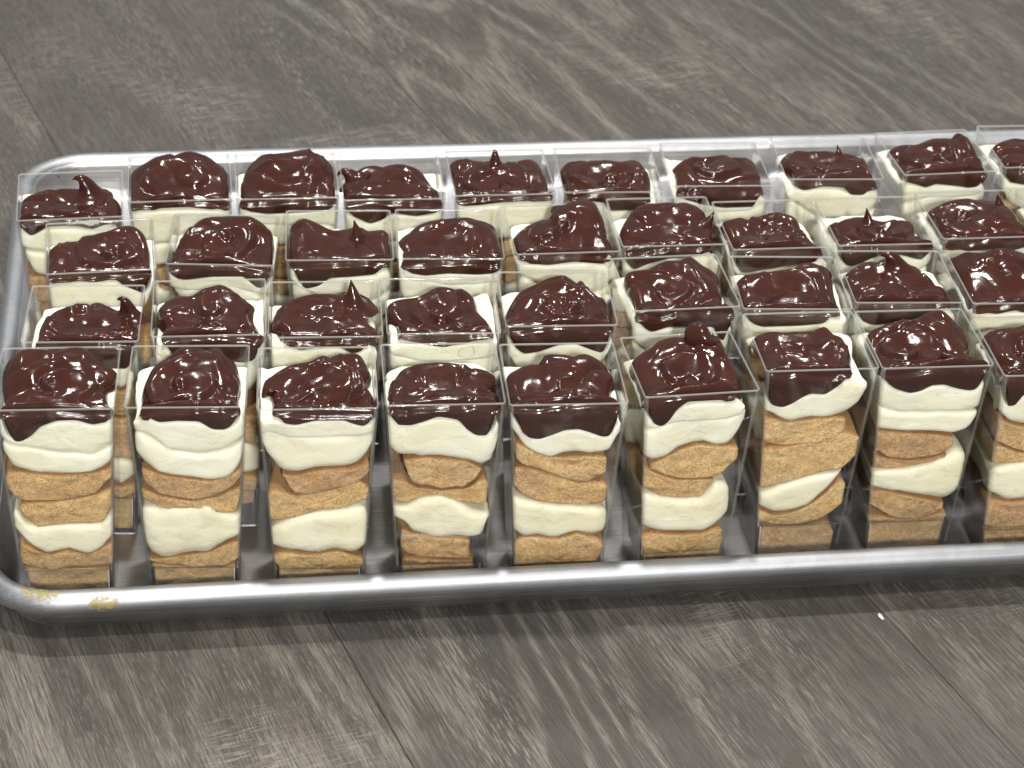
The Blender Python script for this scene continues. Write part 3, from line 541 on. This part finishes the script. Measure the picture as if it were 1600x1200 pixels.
CHOC = mat_chocolate()
CREAM = mat_cream('mascarpone_cream', (.90, .875, .66), (.95, .935, .78))
CREAM2 = mat_cream('lower_cream', (.87, .83, .61), (.92, .89, .71))  # cream of the lower layers, slightly darker and yellower
BISC = mat_biscuit()
CLEAR = mat_plastic('clear_plastic', (.994, .995, .994), .10, mill=True)
RIM = mat_plastic('plastic_rim_edge', (.92, .92, .92), .32)
EDGE = mat_plastic('plastic_corner', (.93, .935, .93), .12)
ALU = mat_aluminium('brushed_aluminium', 'x', (.30, .31, .33), (.48, .49, .515), .46, .60, .5)
ALU_IN = mat_aluminium('worn_aluminium_inside', 'x', (.34, .34, .35), (.58, .58, .60), .36, .54, .35)
PLANK = mat_plank()
GAP = simple('dark_joint', (.11, .10, .09), .8)
STAIN = mat_stain()

# ------------------------------------------------------------------ the floor
floor = mesh('floor', [(-320, -150, -0.75), (360, -150, -0.75), (360, 520, -0.75), (-320, 520, -0.75)], [(0, 1, 2, 3)], GAP)
floor['kind'] = 'structure'
ANG = math.radians(17.3)
UX, UY = math.sin(ANG), -math.cos(ANG)          # along the boards, towards the camera
NX, NY = math.cos(ANG), math.sin(ANG)           # across the boards
PW, PL = 23.15, 122.0
def plank_mesh():
    g, bv, dp = .012, .12, .03
    a, l = PW / 2 - g, PL / 2 - g
    V, Fc = [], []
    for (da, z) in ((bv, 0), (bv * .3, -dp * .6), (0, -dp * 1.6), (0, -.5)):
        V += [(-a + da, -l + da, z), (a - da, -l + da, z), (a - da, l - da, z), (-a + da, l - da, z)]
    Fc.append((0, 1, 2, 3))
    for r in range(3):
        for k in range(4):
            Fc.append((4 * r + k, 4 * r + 4 + k, 4 * r + 4 + (k + 1) % 4, 4 * r + (k + 1) % 4))
    return V, Fc
pv, pf = plank_mesh()
first = None
ZF = -0.2                                       # top of the floor, under the tray
rngp = random.Random(5)
s_first = {0: -119.6}
for i in range(-3, 6):
    n0 = 25.05 + PW * i + PW / 2
    off = s_first.get(i, -163 + (i * 3.7) % 6)
    for j in range(-3, 3):
        s0 = off + PL * j + PL / 2              # centre; s = x*UX + y*UY
        x, y = n0 * NX + s0 * UX, n0 * NY + s0 * UY
        if not (-330 < x < 370 and -160 < y < 530):
            continue
        if first is None:
            first = mesh('plank', pv, pf, PLANK, floor, smooth=False)
            o = first
        else:
            o = first.copy(); col.objects.link(o); o.parent = floor
        o.location = (x * CM, y * CM, ZF * CM)
        o.rotation_euler[2] = math.atan2(NY, NX) + (math.pi if rngp.random() < .5 else 0)

# ------------------------------------------------------------------ the baking tray
TA = math.radians(1.65)
TX0, TX1, TD, TR = -11.6, 60.0, 40.6, 2.6       # inner bottom corners in tray coordinates, depth, corner radius
tray = empty('baking_tray', (0, 77.1, 0), TA)
tray['label'] = 'large aluminium baking tray with rolled rim on grey wood floor, carrying all the dessert cups'
tray['category'] = 'baking tray'

def tray_loop(d, nper=10):
    """rounded rectangle at outward offset d (cm) from the base line"""
    x0, x1, y0, y1 = TX0 - d, TX1 + d, -d, TD + d
    r = TR + d
    pts = []
    def line(p, q, n):
        for k in range(n):
            t = k / n; pts.append((p[0] + (q[0] - p[0]) * t, p[1] + (q[1] - p[1]) * t))
    def arc(cx, cy, a0):
        for k in range(nper):
            a = a0 + math.pi / 2 * k / nper
            pts.append((cx + r * math.cos(a), cy + r * math.sin(a)))
    line((x0 + r, y0), (x1 - r, y0), 24); arc(x1 - r, y0 + r, -math.pi / 2)
    line((x1, y0 + r), (x1, y1 - r), 16); arc(x1 - r, y1 - r, 0)
    line((x1 - r, y1), (x0 + r, y1), 24); arc(x0 + r, y1 - r, math.pi / 2)
    line((x0, y1 - r), (x0, y0 + r), 16); arc(x0 + r, y0 + r, math.pi)
    return pts

def sweep(profile, closed_profile=False):
    V = []
    for d, z in profile:
        V += [(x, y, z) for x, y in tray_loop(d)]
    n = len(tray_loop(0))
    Fc = grid_faces(len(profile), n)
    if closed_profile:
        m = len(profile) - 1
        for j in range(n):
            Fc.append((m * n + j, m * n + (j + 1) % n, (j + 1) % n, j))
    return V, Fc, n

BC = (0.84, 1.97, 0.54)                         # rolled bead: offset, height, radius
def tray_pan():
    prof = [(-2.1, 0), (-1.2, 0), (-.55, .02), (-.30, .10), (-.12, .28), (.02, .7), (.16, 1.3), (.28, 1.95), (.32, 2.2)]
    back = [(.22, 2.2), (.18, 1.95), (.06, 1.3), (-.04, .7), (-.02, .28), (-.22, -.06), (-.5, -.17), (-1.2, -.17), (-2.1, -.17)]
    back = [(.42, 2.2), (.40, 1.95), (.28, 1.3), (.14, .7), (.0, .2), (-.16, -.04), (-.5, -.17), (-1.2, -.17), (-2.1, -.17)]
    V, Fc, n = sweep(prof + back)
    Fc.append(tuple(range(n))); Fc.append(tuple(reversed(range((len(prof + back) - 1) * n, len(prof + back) * n))))
    return V, Fc
V, Fc = tray_pan()
mesh('pan', V, Fc, ALU_IN, tray)
prof = []
for k in range(22):
    a = math.radians(200 - k * 17)               # from the inside, over the top, down the outside, curled under
    rr = BC[2]
    prof.append((BC[0] + rr * math.cos(a), BC[1] + rr * math.sin(a)))
V, Fc, n = sweep(prof)
V = np.array(V)
V[:, 2] += .02 * noise(V[:, 0] * .15, V[:, 1] * .15, 0, 3) + .006 * noise(V[:, 0] * .9, V[:, 1] * .9, 0, 5)
mesh('rolled_rim', V, Fc, ALU, tray)

def stain_patch(x0, x1, a0, a1, seed, loops=None):
    """a thin crust lying on the front bead between x0 and x1 (tray coordinates)"""
    nx, na = 40, 18
    V = []; cov = []
    for i in range(nx):
        x = x0 + (x1 - x0) * i / (nx - 1)
        for j in range(na):
            a = math.radians(a0 + (a1 - a0) * j / (na - 1))
            rr = BC[2] + .018
            d = BC[0] + rr * math.cos(a)
            yy = -d
            # follow the rounded corner
            cx, cyy, R = TX0 + TR, TR, TR + d
            if x < cx:
                t = (cx - x) / (TR + .8) 
                ang = -math.pi / 2 - t
                px, py = cx + R * math.cos(ang), cyy + R * math.sin(ang)
            else:
                px, py = x, yy
            V.append((px, py, BC[1] + rr * math.sin(a)))
            u, w = i / (nx - 1) * 2 - 1, j / (na - 1) * 2 - 1
            cov.append(max(0.0, 1 - (u * u + w * w)) ** .5 if u * u + w * w < 1 else 0.0)
    Fc = grid_faces(nx, na, closed=False)
    o = mesh('batter_stain', V, Fc, STAIN, tray)
    at = o.data.attributes.new('cover', 'FLOAT', 'POINT')
    at.data.foreach_set('value', np.array(cov, dtype=np.float32))
    return o
stain_patch(-8.4, -6.2, -30, 70, 1)
stain_patch(-11.2, -8.6, 20, 130, 2)

# ------------------------------------------------------------------ cup
def rsq(h, r, n=5, lip=.03):
    pts = []
    for q in range(4):
        a0 = math.pi / 2 * q
        cx = (h - r) * (1 if q in (0, 3) else -1); cyy = (h - r) * (1 if q in (0, 1) else -1)
        ca, sa = math.cos(a0), math.sin(a0)
        st = (cx + r * ca, cyy + r * sa)
        tx, ty = sa, -ca
        pts.append((st[0] + tx * lip, st[1] + ty * lip))
        for k in range(n):
            a = a0 + math.pi / 2 * k / (n - 1)
            pts.append((cx + r * math.cos(a), cyy + r * math.sin(a)))
        a1 = a0 + math.pi / 2
        pts.append((cx + r * math.cos(a1) - math.sin(a1) * lip, cyy + r * math.sin(a1) + math.cos(a1) * lip))
    return pts

def cup_mesh():
    rings = [(0.0, -.30, .12), (0.0, 0, .13), (.05, .0, .14), (3.5, 0, .15), (H - .07, 0, .16), (H, .004, .16),
             (H, -.056, .12), (H - .07, -.06, .12), (3.5, -.06, .11), (STEP, -.06, .10), (STEP - .03, -.205, .08),
             (.16, -.205, .07), (.12, -.30, .06)]
    V, Fc, mi = [], [], []
    n = None
    for z, dh, r in rings:
        p = rsq(hw(z) + dh, r)
        n = len(p)
        V += [(x, y, z) for x, y in p]
    for i in range(len(rings) - 1):
        for j in range(n):
            Fc.append((i * n + j, i * n + (j + 1) % n, (i + 1) * n + (j + 1) % n, (i + 1) * n + j))
            k = j % 7
            m = 0
            if i in (5,) : m = 1
            elif i in (4, 6): m = 1
            elif k in (1, 2, 3, 4) and i in (3, 2, 7): m = 2
            elif i in (0, 1, 9): m = 2
            mi.append(m)
    Fc.append(tuple(reversed(range(n)))); mi.append(2)
    a = (len(rings) - 1) * n
    Fc.append(tuple(range(a, a + n))); mi.append(2)
    return V, Fc, mi
cv, cf, cm_ = cup_mesh()
cup_me = None
def add_cup(parent):
    global cup_me
    if cup_me is None:
        o = mesh('plastic_cup', cv, cf, [CLEAR, RIM, EDGE], parent, True, cm_)
        cup_me = o.data
    else:
        o = bpy.data.objects.new('plastic_cup', cup_me); col.objects.link(o); o.parent = parent
    return o

# ------------------------------------------------------------------ what is in the cups
def clampwall(V, gap=0.0):
    lim = inner(V[:, 2]) - gap
    r = .16                                     # the contents round the cup's inner corners
    V[:, 0] = np.clip(V[:, 0], -lim, lim); V[:, 1] = np.clip(V[:, 1], -lim, lim)
    ex = np.abs(V[:, 0]) - (lim - r); ey = np.abs(V[:, 1]) - (lim - r)
    m = (ex > 0) & (ey > 0)
    d = np.hypot(ex, ey); k = np.where(m & (d > r), r / np.maximum(d, 1e-6), 1)
    V[:, 0] = np.where(m, np.sign(V[:, 0]) * (lim - r + ex * k), V[:, 0])
    V[:, 1] = np.where(m, np.sign(V[:, 1]) * (lim - r + ey * k), V[:, 1])
    return V

def slab(name, up, low, kind, seed, parent, hi, top=None, flip=False):
    """a layer filling the cup from front to back; `up` and `low` are its edges on the front wall"""
    if flip:
        up = [(-x, z) for x, z in up]; low = [(-x, z) for x, z in low]
    fu, fl = smooth_curve(up), smooth_curve(low)
    xl = min(min(p[0] for p in up), min(p[0] for p in low)); xr = max(max(p[0] for p in up), max(p[0] for p in low))
    cream = kind == 'cream'
    if cream:
        xl -= .12; xr += .12
    N, M = (88, 26) if hi else (44, 14)
    e = .5 if cream else .34
    ph = np.linspace(0, 2 * np.pi, N, endpoint=False)
    cu = np.sign(np.cos(ph)) * np.abs(np.cos(ph)) ** e
    cw = np.sign(np.sin(ph)) * np.abs(np.sin(ph)) ** e
    xm, xh = (xl + xr) / 2, (xr - xl) / 2
    rng = np.random.RandomState(seed)
    caps = [.0, .2, .4, .55, .68, .78, .86, .93, .975]
    rad = .42 if cream else .14
    k0 = .55 if cream else .85
    gapf = 0.0 if cream else (.02 + .10 * rng.rand())
    gapb = 0.0 if cream else .1 * rng.rand()
    rings = []
    for k in caps:
        rings.append((k, -1, rad * (1 - math.sqrt(max(0, 1 - max(0, (k - k0) / (1 - k0)) ** 2)))))
    for s in np.linspace(-1, 1, M):
        rings.append((1.0, s, rad if abs(s) > .999 else 0))
    for k in reversed(caps):
        rings.append((k, 1, rad * (1 - math.sqrt(max(0, 1 - max(0, (k - k0) / (1 - k0)) ** 2)))))
    V = []
    tilt = (rng.rand() - .5) * (.25 if cream else .5)
    for k, s, inset in rings:
        x = xm + xh * cu * k
        zu, zl = fu(x), fl(x)
        zc = (zu + zl) / 2; hh = np.maximum((zu - zl) / 2, .02)
        z = zc + hh * cw * k
        if top is not None:                     # the upper cream rises behind the chocolate
            yy = s * inner(z) + 0 * z
            rel = np.clip((z - zl) / (2 * hh), 0, 1) ** 1.5
            z = z + rel * (top(x, yy) - zu) * sst(-2.35, -1.1, yy)
        lim = inner(z) - np.where(s < 0, gapf, gapb)
        y = s * (lim - inset) if abs(s) > .999 else s * (lim - rad)
        # shared wander of the layers away from the front wall
        wob = sst(-2.4, .5, y)
        if top is None:
            z = z + wob * (.28 * noise(x * .5, y * .5, z * .25, CURSEED) + tilt * .15 * y)
        x = x + wob * .22 * noise(x * .4 + 7, y * .5, z * .3, CURSEED + 3)
        V.append(np.stack((x, y, z), 1))
    V = np.concatenate(V)
    if cream:
        dn = .09 * noise(V[:, 0] * 1.1, V[:, 1] * 1.2, V[:, 2] * 1.2, seed) + .02 * noise(V[:, 0] * 4, V[:, 1] * 4, V[:, 2] * 4, seed + 5)
    else:
        dn = .05 * noise(V[:, 0] * 1.3, V[:, 1] * 1.3, V[:, 2] * 1.5, seed) + .03 * noise(V[:, 0] * 3.2, V[:, 1] * 3.2, V[:, 2] * 3.2, seed + 5)
    c = np.array([xm, 0, float(np.mean(V[:, 2]))])
    nrm = V - c; nrm[:, 1] *= .5; nrm /= np.maximum(np.linalg.norm(nrm, axis=1), .3)[:, None]
    V = V + nrm * dn[:, None]
    if not cream:                               # crumbly relief on the cut ends
        V[:, 1] += np.where(V[:, 1] < -1, 1, 0) * (.06 * noise(V[:, 0] * 2.2, 1.0, V[:, 2] * 2.6, seed + 2) + .03 * noise(V[:, 0] * 4.5, 2.0, V[:, 2] * 4.5, seed + 4) + .05)
    V[:, 2] = np.maximum(V[:, 2], .14)
    V = clampwall(V, .004 if cream else .012)
    if top is not None:
        behind = sst(-.10, .0, V[:, 2] - (fu(V[:, 0]) - .10))
        V[:, 1] += .10 * (1 - sst(-2.1, -1.5, V[:, 1])) * behind
    Fc = grid_faces(len(rings), N)
    return mesh(name, V, Fc, (CREAM if np.mean(V[:, 2]) > 6.5 else CREAM2) if cream else BISC, parent)

def peak(b, t, rad, kind, seed):
    """a pulled-up tip of chocolate"""
    b, t = np.array(b, float), np.array(t, float)
    b[2] -= .18
    n, m = 22, 14
    h = t[2] - b[2]
    if kind == 'hook':
        c1 = b + (0, 0, h * .75) ; c2 = np.array([b[0] * .45 + t[0] * .55, b[1], t[2] + .22 * h]); e = t - (0, 0, .05 * h)
    elif kind == 'loop':
        c1 = b + (-.25, 0, h * .9); c2 = t + (-.1, 0, .25); e = t + (-.3, 0, -.25)
    elif kind == 'lump':
        c1 = b + (0, 0, h * .4); c2 = b + (0, 0, h * .8); e = t
    else:
        c1 = b + (0.05, 0, h * .35); c2 = b * .3 + t * .7 + (.05, 0, -.1); e = t
    V = []
    for i in range(n):
        u = i / (n - 1)
        p = (1 - u) ** 3 * b + 3 * (1 - u) ** 2 * u * c1 + 3 * (1 - u) * u * u * c2 + u ** 3 * e
        u2 = min(1, u + .02)
        q = (1 - u2) ** 3 * b + 3 * (1 - u2) ** 2 * u2 * c1 + 3 * (1 - u2) * u2 * u2 * c2 + u2 ** 3 * e
        d = q - p; d = d / (np.linalg.norm(d) + 1e-9) if np.linalg.norm(d) > 1e-6 else np.array([0, 0, 1.])
        if kind == 'lump':
            r = rad * math.sqrt(max(.0, 1 - u ** 2.5)) + .01
        else:
            r = rad * (.80 * (1 - u) ** 1.1 + .9 * math.exp(-u * 11)) + .03
        a1 = np.cross(d, (0, 1, 0)); a1 /= np.linalg.norm(a1) + 1e-9; a2 = np.cross(d, a1)
        for j in range(m):
            a = 2 * math.pi * j / m
            rr = r * (1 + .12 * math.sin(2 * a + seed) + .06 * math.sin(3 * a + u * 5))
            V.append(p + a1 * rr * math.cos(a) + a2 * rr * math.sin(a) * .85)
    V.append(e)
    Fc = grid_faces(n, m)
    for j in range(m):
        Fc.append(((n - 1) * m + j, (n - 1) * m + (j + 1) % m, n * m))
    return V, Fc

def topping(d, seed, parent, flip, zoff, hi):
    """the mound of swirled chocolate with its drips behind the front wall"""
    rng = np.random.RandomState(seed)
    fx = -1 if flip else 1
    out = [(fx * x, y) for x, y in d['out']]
    low = sorted((fx * x, min(z, ZB + .02)) for x, z in d['low'])
    hump = sorted((fx * x, z) for x, z in d['hump'])
    if flip:
        out = out[::-1]
    # close along the front wall
    xL, xR = out[0][0], out[-1][0]
    lx0, lx1 = low[0][0], low[-1][0]
    fl_ = [(max(lx1 - .05, .5), -2.45), (lx1 * .5, -2.47), (0, -2.48), (lx0 * .5, -2.47), (min(lx0 + .05, -.5), -2.45)]
    P = spline_closed(out + fl_, 176 if hi else 128)
    P[:, 0] = np.clip(P[:, 0], -2.39, 2.39); P[:, 1] = np.clip(P[:, 1], -2.39, 2.36)
    NTt = len(P)
    c = np.array([P[:, 0].mean() * .5, P[:, 1].mean()])
    lowf = smooth_curve(low)
    if hump:
        hf0 = smooth_curve([(-2.6, hump[0][1] * .5)] + hump + [(2.6, hump[-1][1] * .5)])
        hf = lambda x: hf0(x)
    else:
        hf = lambda x: 0 * x
    sp = np.array([rng.uniform(-.6, .6), rng.uniform(-.5, .5)])
    hand = 1 if rng.rand() < .5 else -1
    pitch = rng.uniform(1.05, 1.5); a0 = rng.rand() * 6
    amp = rng.uniform(.20, .30)
    ang = rng.uniform(-.6, .6)
    def ztop(x, y):
        wx = x + .38 * noise(x * .65, y * .65, 1.3, seed) + .12 * noise(x * 1.7, y * 1.7, 4.3, seed); wy = y + .38 * noise(x * .65, y * .65, 5.1, seed + 1) + .12 * noise(x * 1.7, y * 1.7, 9.3, seed)
        dx, dy = wx - sp[0], (wy - sp[1]) * 1.15
        r = np.hypot(dx, dy); th = np.arctan2(dy, dx)
        phs = r / pitch + hand * th / (2 * np.pi) + a0
        fr = phs - np.floor(phs)
        terr = np.sin(np.pi / 2 * np.clip(fr / .8, 0, 1)) * (1 - sst(.84, 1.0, fr))
        fade = sst(.0, .35, r) * (1 - .6 * sst(1.3, 2.6, r))
        # long spatula strokes
        sx = wx * math.cos(ang) + wy * math.sin(ang); sy = -wx * math.sin(ang) + wy * math.cos(ang)
        ph2 = sy * .62 + .35 * noise(sx * .5, sy * .6, 2.2, seed + 7)
        f2 = ph2 - np.floor(ph2)
        stroke = np.sin(np.pi / 2 * np.clip(f2 / .82, 0, 1)) * (1 - sst(.87, 1, f2))
        sw = sst(-.25, .35, noise(x * .42, y * .42, 8.8, seed + 11))
        z = ZB + zoff + amp * (terr * fade * (1 - sw) + stroke * sw * .8)
        z = z + .16 * noise(x * .45, y * .45, 3.3, seed + 2) + .05 * noise(x * 1.1, y * 1.1, 7.7, seed + 3)
        rg = 1 - np.abs(noise(wx * 1.2, wy * 1.1, 2.7, seed + 4))
        z = z + .10 * rg ** 7 * sst(0, .4, noise(x * .7, y * .7, 6.1, seed + 31))
        z = z + hf(x) * sst(-1.4, 1.55, y)
        z = z - .10 * sst(1.1, 2.5, np.abs(x)) - .12 + .52 * (1 - sst(-2.3, -1.2, y))
        return z
    wf = 1 - sst(-2.30, -1.95, P[:, 1])
    V = []; rings = 0
    S = np.concatenate((np.linspace(0.02, .8, 34 if hi else 24), 1 - .2 * np.cos(np.linspace(.15, np.pi / 2, 12))))
    S = np.concatenate((np.linspace(0.02, .8, 34 if hi else 24), .8 + .2 * np.sin(np.linspace(.12, np.pi / 2, 12))))
    edgez = None
    for s in S:
        q = c + (P - c) * s
        z = ztop(q[:, 0], q[:, 1])
        q[:, 1] += .20 * wf * s ** 6
        t = max(0, (s - .8) / .2)
        z = z - (.34 + .04 * wf + .1 * noise(P[:, 0], P[:, 1], 0, seed)) * (1 - math.sqrt(max(0, 1 - t * t)))
        V.append(np.column_stack((q, z))); rings += 1
        edgez = z
    de = np.clip(np.minimum(P[:, 0] - lx0, lx1 - P[:, 0]) / .42, 0, 1)
    taper = np.sqrt(np.clip(1 - (1 - de) ** 2, 0, 1))
    side = edgez - (.42 + .28 * (noise(P[:, 0] * .9, P[:, 1] * .9, 2, seed + 8) + .4)) * (.25 + .75 * sst(-2.1, -1.0, P[:, 1]))
    zb = side * (1 - wf) + wf * ((edgez - .12) * (1 - taper) + np.minimum(lowf(P[:, 0]) - .02, edgez - .12) * taper)
    nrm = P - c; nrm /= np.linalg.norm(nrm, axis=1)[:, None]
    for t in (.05, .12, .22, .35, .5, .65, .78, .88, .95, 1.0):
        z = edgez + (zb - edgez) * t
        bulge = (.07 * math.sin(math.pi * min(t, .999)) - .22 * max(0, (t - .75) / .25) ** 2) * (1 - wf)
        q = P + nrm * np.asarray(bulge)[:, None]
        q[:, 1] += wf * (.20 - .24 * min(1, math.sin(math.pi * min(1, t * .93)) ** .55 if t < .54 else 1 - .42 * ((t - .54) / .46) ** 3))
        q[:, 0] = q[:, 0] - np.sign(P[:, 0]) * .30 * t * t * wf * (1 - de)
        V.append(np.column_stack((q, z))); rings += 1
    for s in (.97, .94, .82, .5, .1):
        q = c + (P - c) * s
        V.append(np.column_stack((q, zb + (.15 * (1 - s)) - (.03 if .9 < s < .96 else 0)))); rings += 1
    V = np.concatenate(V)
    V[:, 2] = np.where(V[:, 2] < 0, .2, V[:, 2])
    # pressed flat against the walls below the rim
    below = V[:, 2] < H - .02
    W2 = clampwall(V.copy(), -.004)
    V = np.where(below[:, None], W2, V)
    # above the rim it may not cut the rim
    V[:, 0] = np.clip(V[:, 0], -2.39, 2.39); V[:, 1] = np.clip(V[:, 1], -2.40, 2.40)
    Fc = grid_faces(rings, NTt)
    base = len(V)
    Fc.append(tuple(reversed(range(NTt))))
    Fc.append(tuple(range((rings - 1) * NTt, rings * NTt)))
    o = mesh('chocolate_topping', V, Fc, CHOC, parent)
    for (b, t, rad, kind) in d.get('pk', []):
        rad *= 1.6
        b = (fx * b[0], b[1], float(ztop(np.array([fx * b[0]]), np.array([b[1]]))[0]) - .02); t = (fx * t[0], t[1], t[2])
        pv_, pf_ = peak(b, t, rad, kind, seed)
        mesh('chocolate_peak', pv_, pf_, CHOC, o)
    return o

TOPZ = lambda seed: (lambda x, y: ZB - .95 + .12 * noise(x * .8, y * .8, 4.4, seed + 40) + .06 * noise(x * 2.2, y * 2.2, 1.1, seed + 41) + .55 * np.maximum(sst(1.5, 2.1, np.abs(x)) * sst(-2.2, -1.0, y), sst(1.2, 2.0, y)))

CURSEED = 0
ROOTS = {}
order = list(CUPS)
front_keys = [k for k in SHAPES if 'ly' in SHAPES[k] and k != 'F9']
for idx, key in enumerate(order):
    x, y, th = CUPS[key]
    seed = 100 + idx * 17
    CURSEED = seed
    root = empty('dessert_cup', (x, y, 0.004), th)
    root['label'] = LABELS[key]
    root['category'] = 'dessert cup'
    root['group'] = 'clear cups of layered tiramisu dessert standing on the tray'
    add_cup(root)
    ROOTS[key] = root
    d = SHAPES.get(key) or SHAPES['T5']
    hi = key[0] == 'F'
    rr = random.Random(seed)
    if 'ly' in d:
        ly, flip = d['ly'], False
    else:
        ly, flip = SHAPES[rr.choice(front_keys)]['ly'], rr.random() < .5
    topping(d, seed, root, False, 0.0, hi)
    for li, (kind, up, low) in enumerate(ly):
        top = None
        if up == 'L':
            lw = [((-xx if flip else xx), zz) for xx, zz in d['low']]
            xa, xb = min(p[0] for p in low), max(p[0] for p in low)
            pts = sorted((xx, min(zz, ZB - .12) + .10) for xx, zz in lw)
            lim = [p for p in pts]
            if lim[0][0] > xa: lim = [(xa, min(ZB - .45, lim[0][1]))] + lim
            if lim[-1][0] < xb: lim = lim + [(xb, min(ZB - .45, lim[-1][1]))]
            up = lim
            low = [(p[0], min(p[1], 9.0)) for p in low]
            top = TOPZ(seed)
        elif kind == 'cream' and li == 1:
            up = [(p[0], p[1] + .09) for p in up]
        slab('cream_layer' if kind == 'cream' else 'sponge_layer', up, low, kind, seed + li * 5, root, hi, top, flip)

# ------------------------------------------------------------------ small things
def blob(name, loc, r, mat, seed, parent=None, sq=(1, .5, .4)):
    V, Fc = [], []
    n, m = 8, 12
    for i in range(n):
        a = math.pi * (i + .01) / (n - 1 + .02)
        for j in range(m):
            b = 2 * math.pi * j / m
            p = np.array([math.sin(a) * math.cos(b), math.sin(a) * math.sin(b), math.cos(a)])
            k = 1 + .3 * float(noise(p[0] * 1.7, p[1] * 1.7, p[2] * 1.7, seed))
            V.append((p[0] * r * sq[0] * k, p[1] * r * sq[1] * k, p[2] * r * sq[2] * k))
    return mesh(name, V, grid_faces(n, m), mat, parent, loc=loc)
SMEAR = mat_cream('smeared_cream_and_glint', (.80, .77, .62), (.90, .87, .74))  # real cream dabs, and the pale reflections shaped on F7
def smear(key, x, z, w, h, mat, seed, wall='front'):
    '''a thin dab sticking to the inside of a cup wall'''
    root = ROOTS[key]
    V = []; n, m = 7, 22
    for i in range(n):
        k = i / (n - 1)
        for j in range(m):
            a = 2 * math.pi * j / m
            rr = k * (1 + .35 * float(noise(math.cos(a) * 1.6, math.sin(a) * 1.6, 0, seed)))
            zz = z + h * rr * math.sin(a); xx = x + w * rr * math.cos(a)
            th = .035 * math.sqrt(max(0, 1 - k * k)) + .003
            lim = hw(zz) - .066
            if wall == 'front': V.append((xx, -lim + th, zz))
            elif wall == 'left': V.append((-lim + th, xx, zz))
            else: V.append((xx, lim - th, zz))
    return mesh('chocolate_smear' if mat is CHOC else 'cream_glint_smear', V, grid_faces(n, m), mat, root)
smear('F9', -1.2, 9.6, .9, .35, SMEAR, 3, 'left')
smear('F9', -1.6, 8.9, .35, .6, SMEAR, 5, 'left')
smear('B1', .6, 10.25, .75, .16, SMEAR, 7)
smear('B1', 1.4, 10.05, .6, .2, SMEAR, 8)
smear('B1', .3, 10.35, .12, .08, CHOC, 9, 'back')
smear('B1', -.6, 10.38, .06, .04, CHOC, 10, 'back')
smear('S4', 1.0, 9.55, .38, .28, SMEAR, 12)
smear('F7', .9, 9.75, .10, .25, SMEAR, 16)  # pale dabs shaped as white reflections running down the plastic
smear('F7', .1, 9.55, .10, .2, SMEAR, 17)  # second reflection streak, made as a pale dab
smear('T5', 1.9, 10.0, .2, .3, SMEAR, 20)
WHITE = simple('white_crumb', (.85, .84, .8), .5)
cr = blob('crumb', (26.55, 75.72, ZF + .05), .2, WHITE, 4, None, (.45, 1.3, .3))
cr.rotation_euler[2] = math.radians(15)
cr['label'] = 'tiny white crumb on the wood floor beside the plank joint in front of the tray'
cr['category'] = 'crumb'
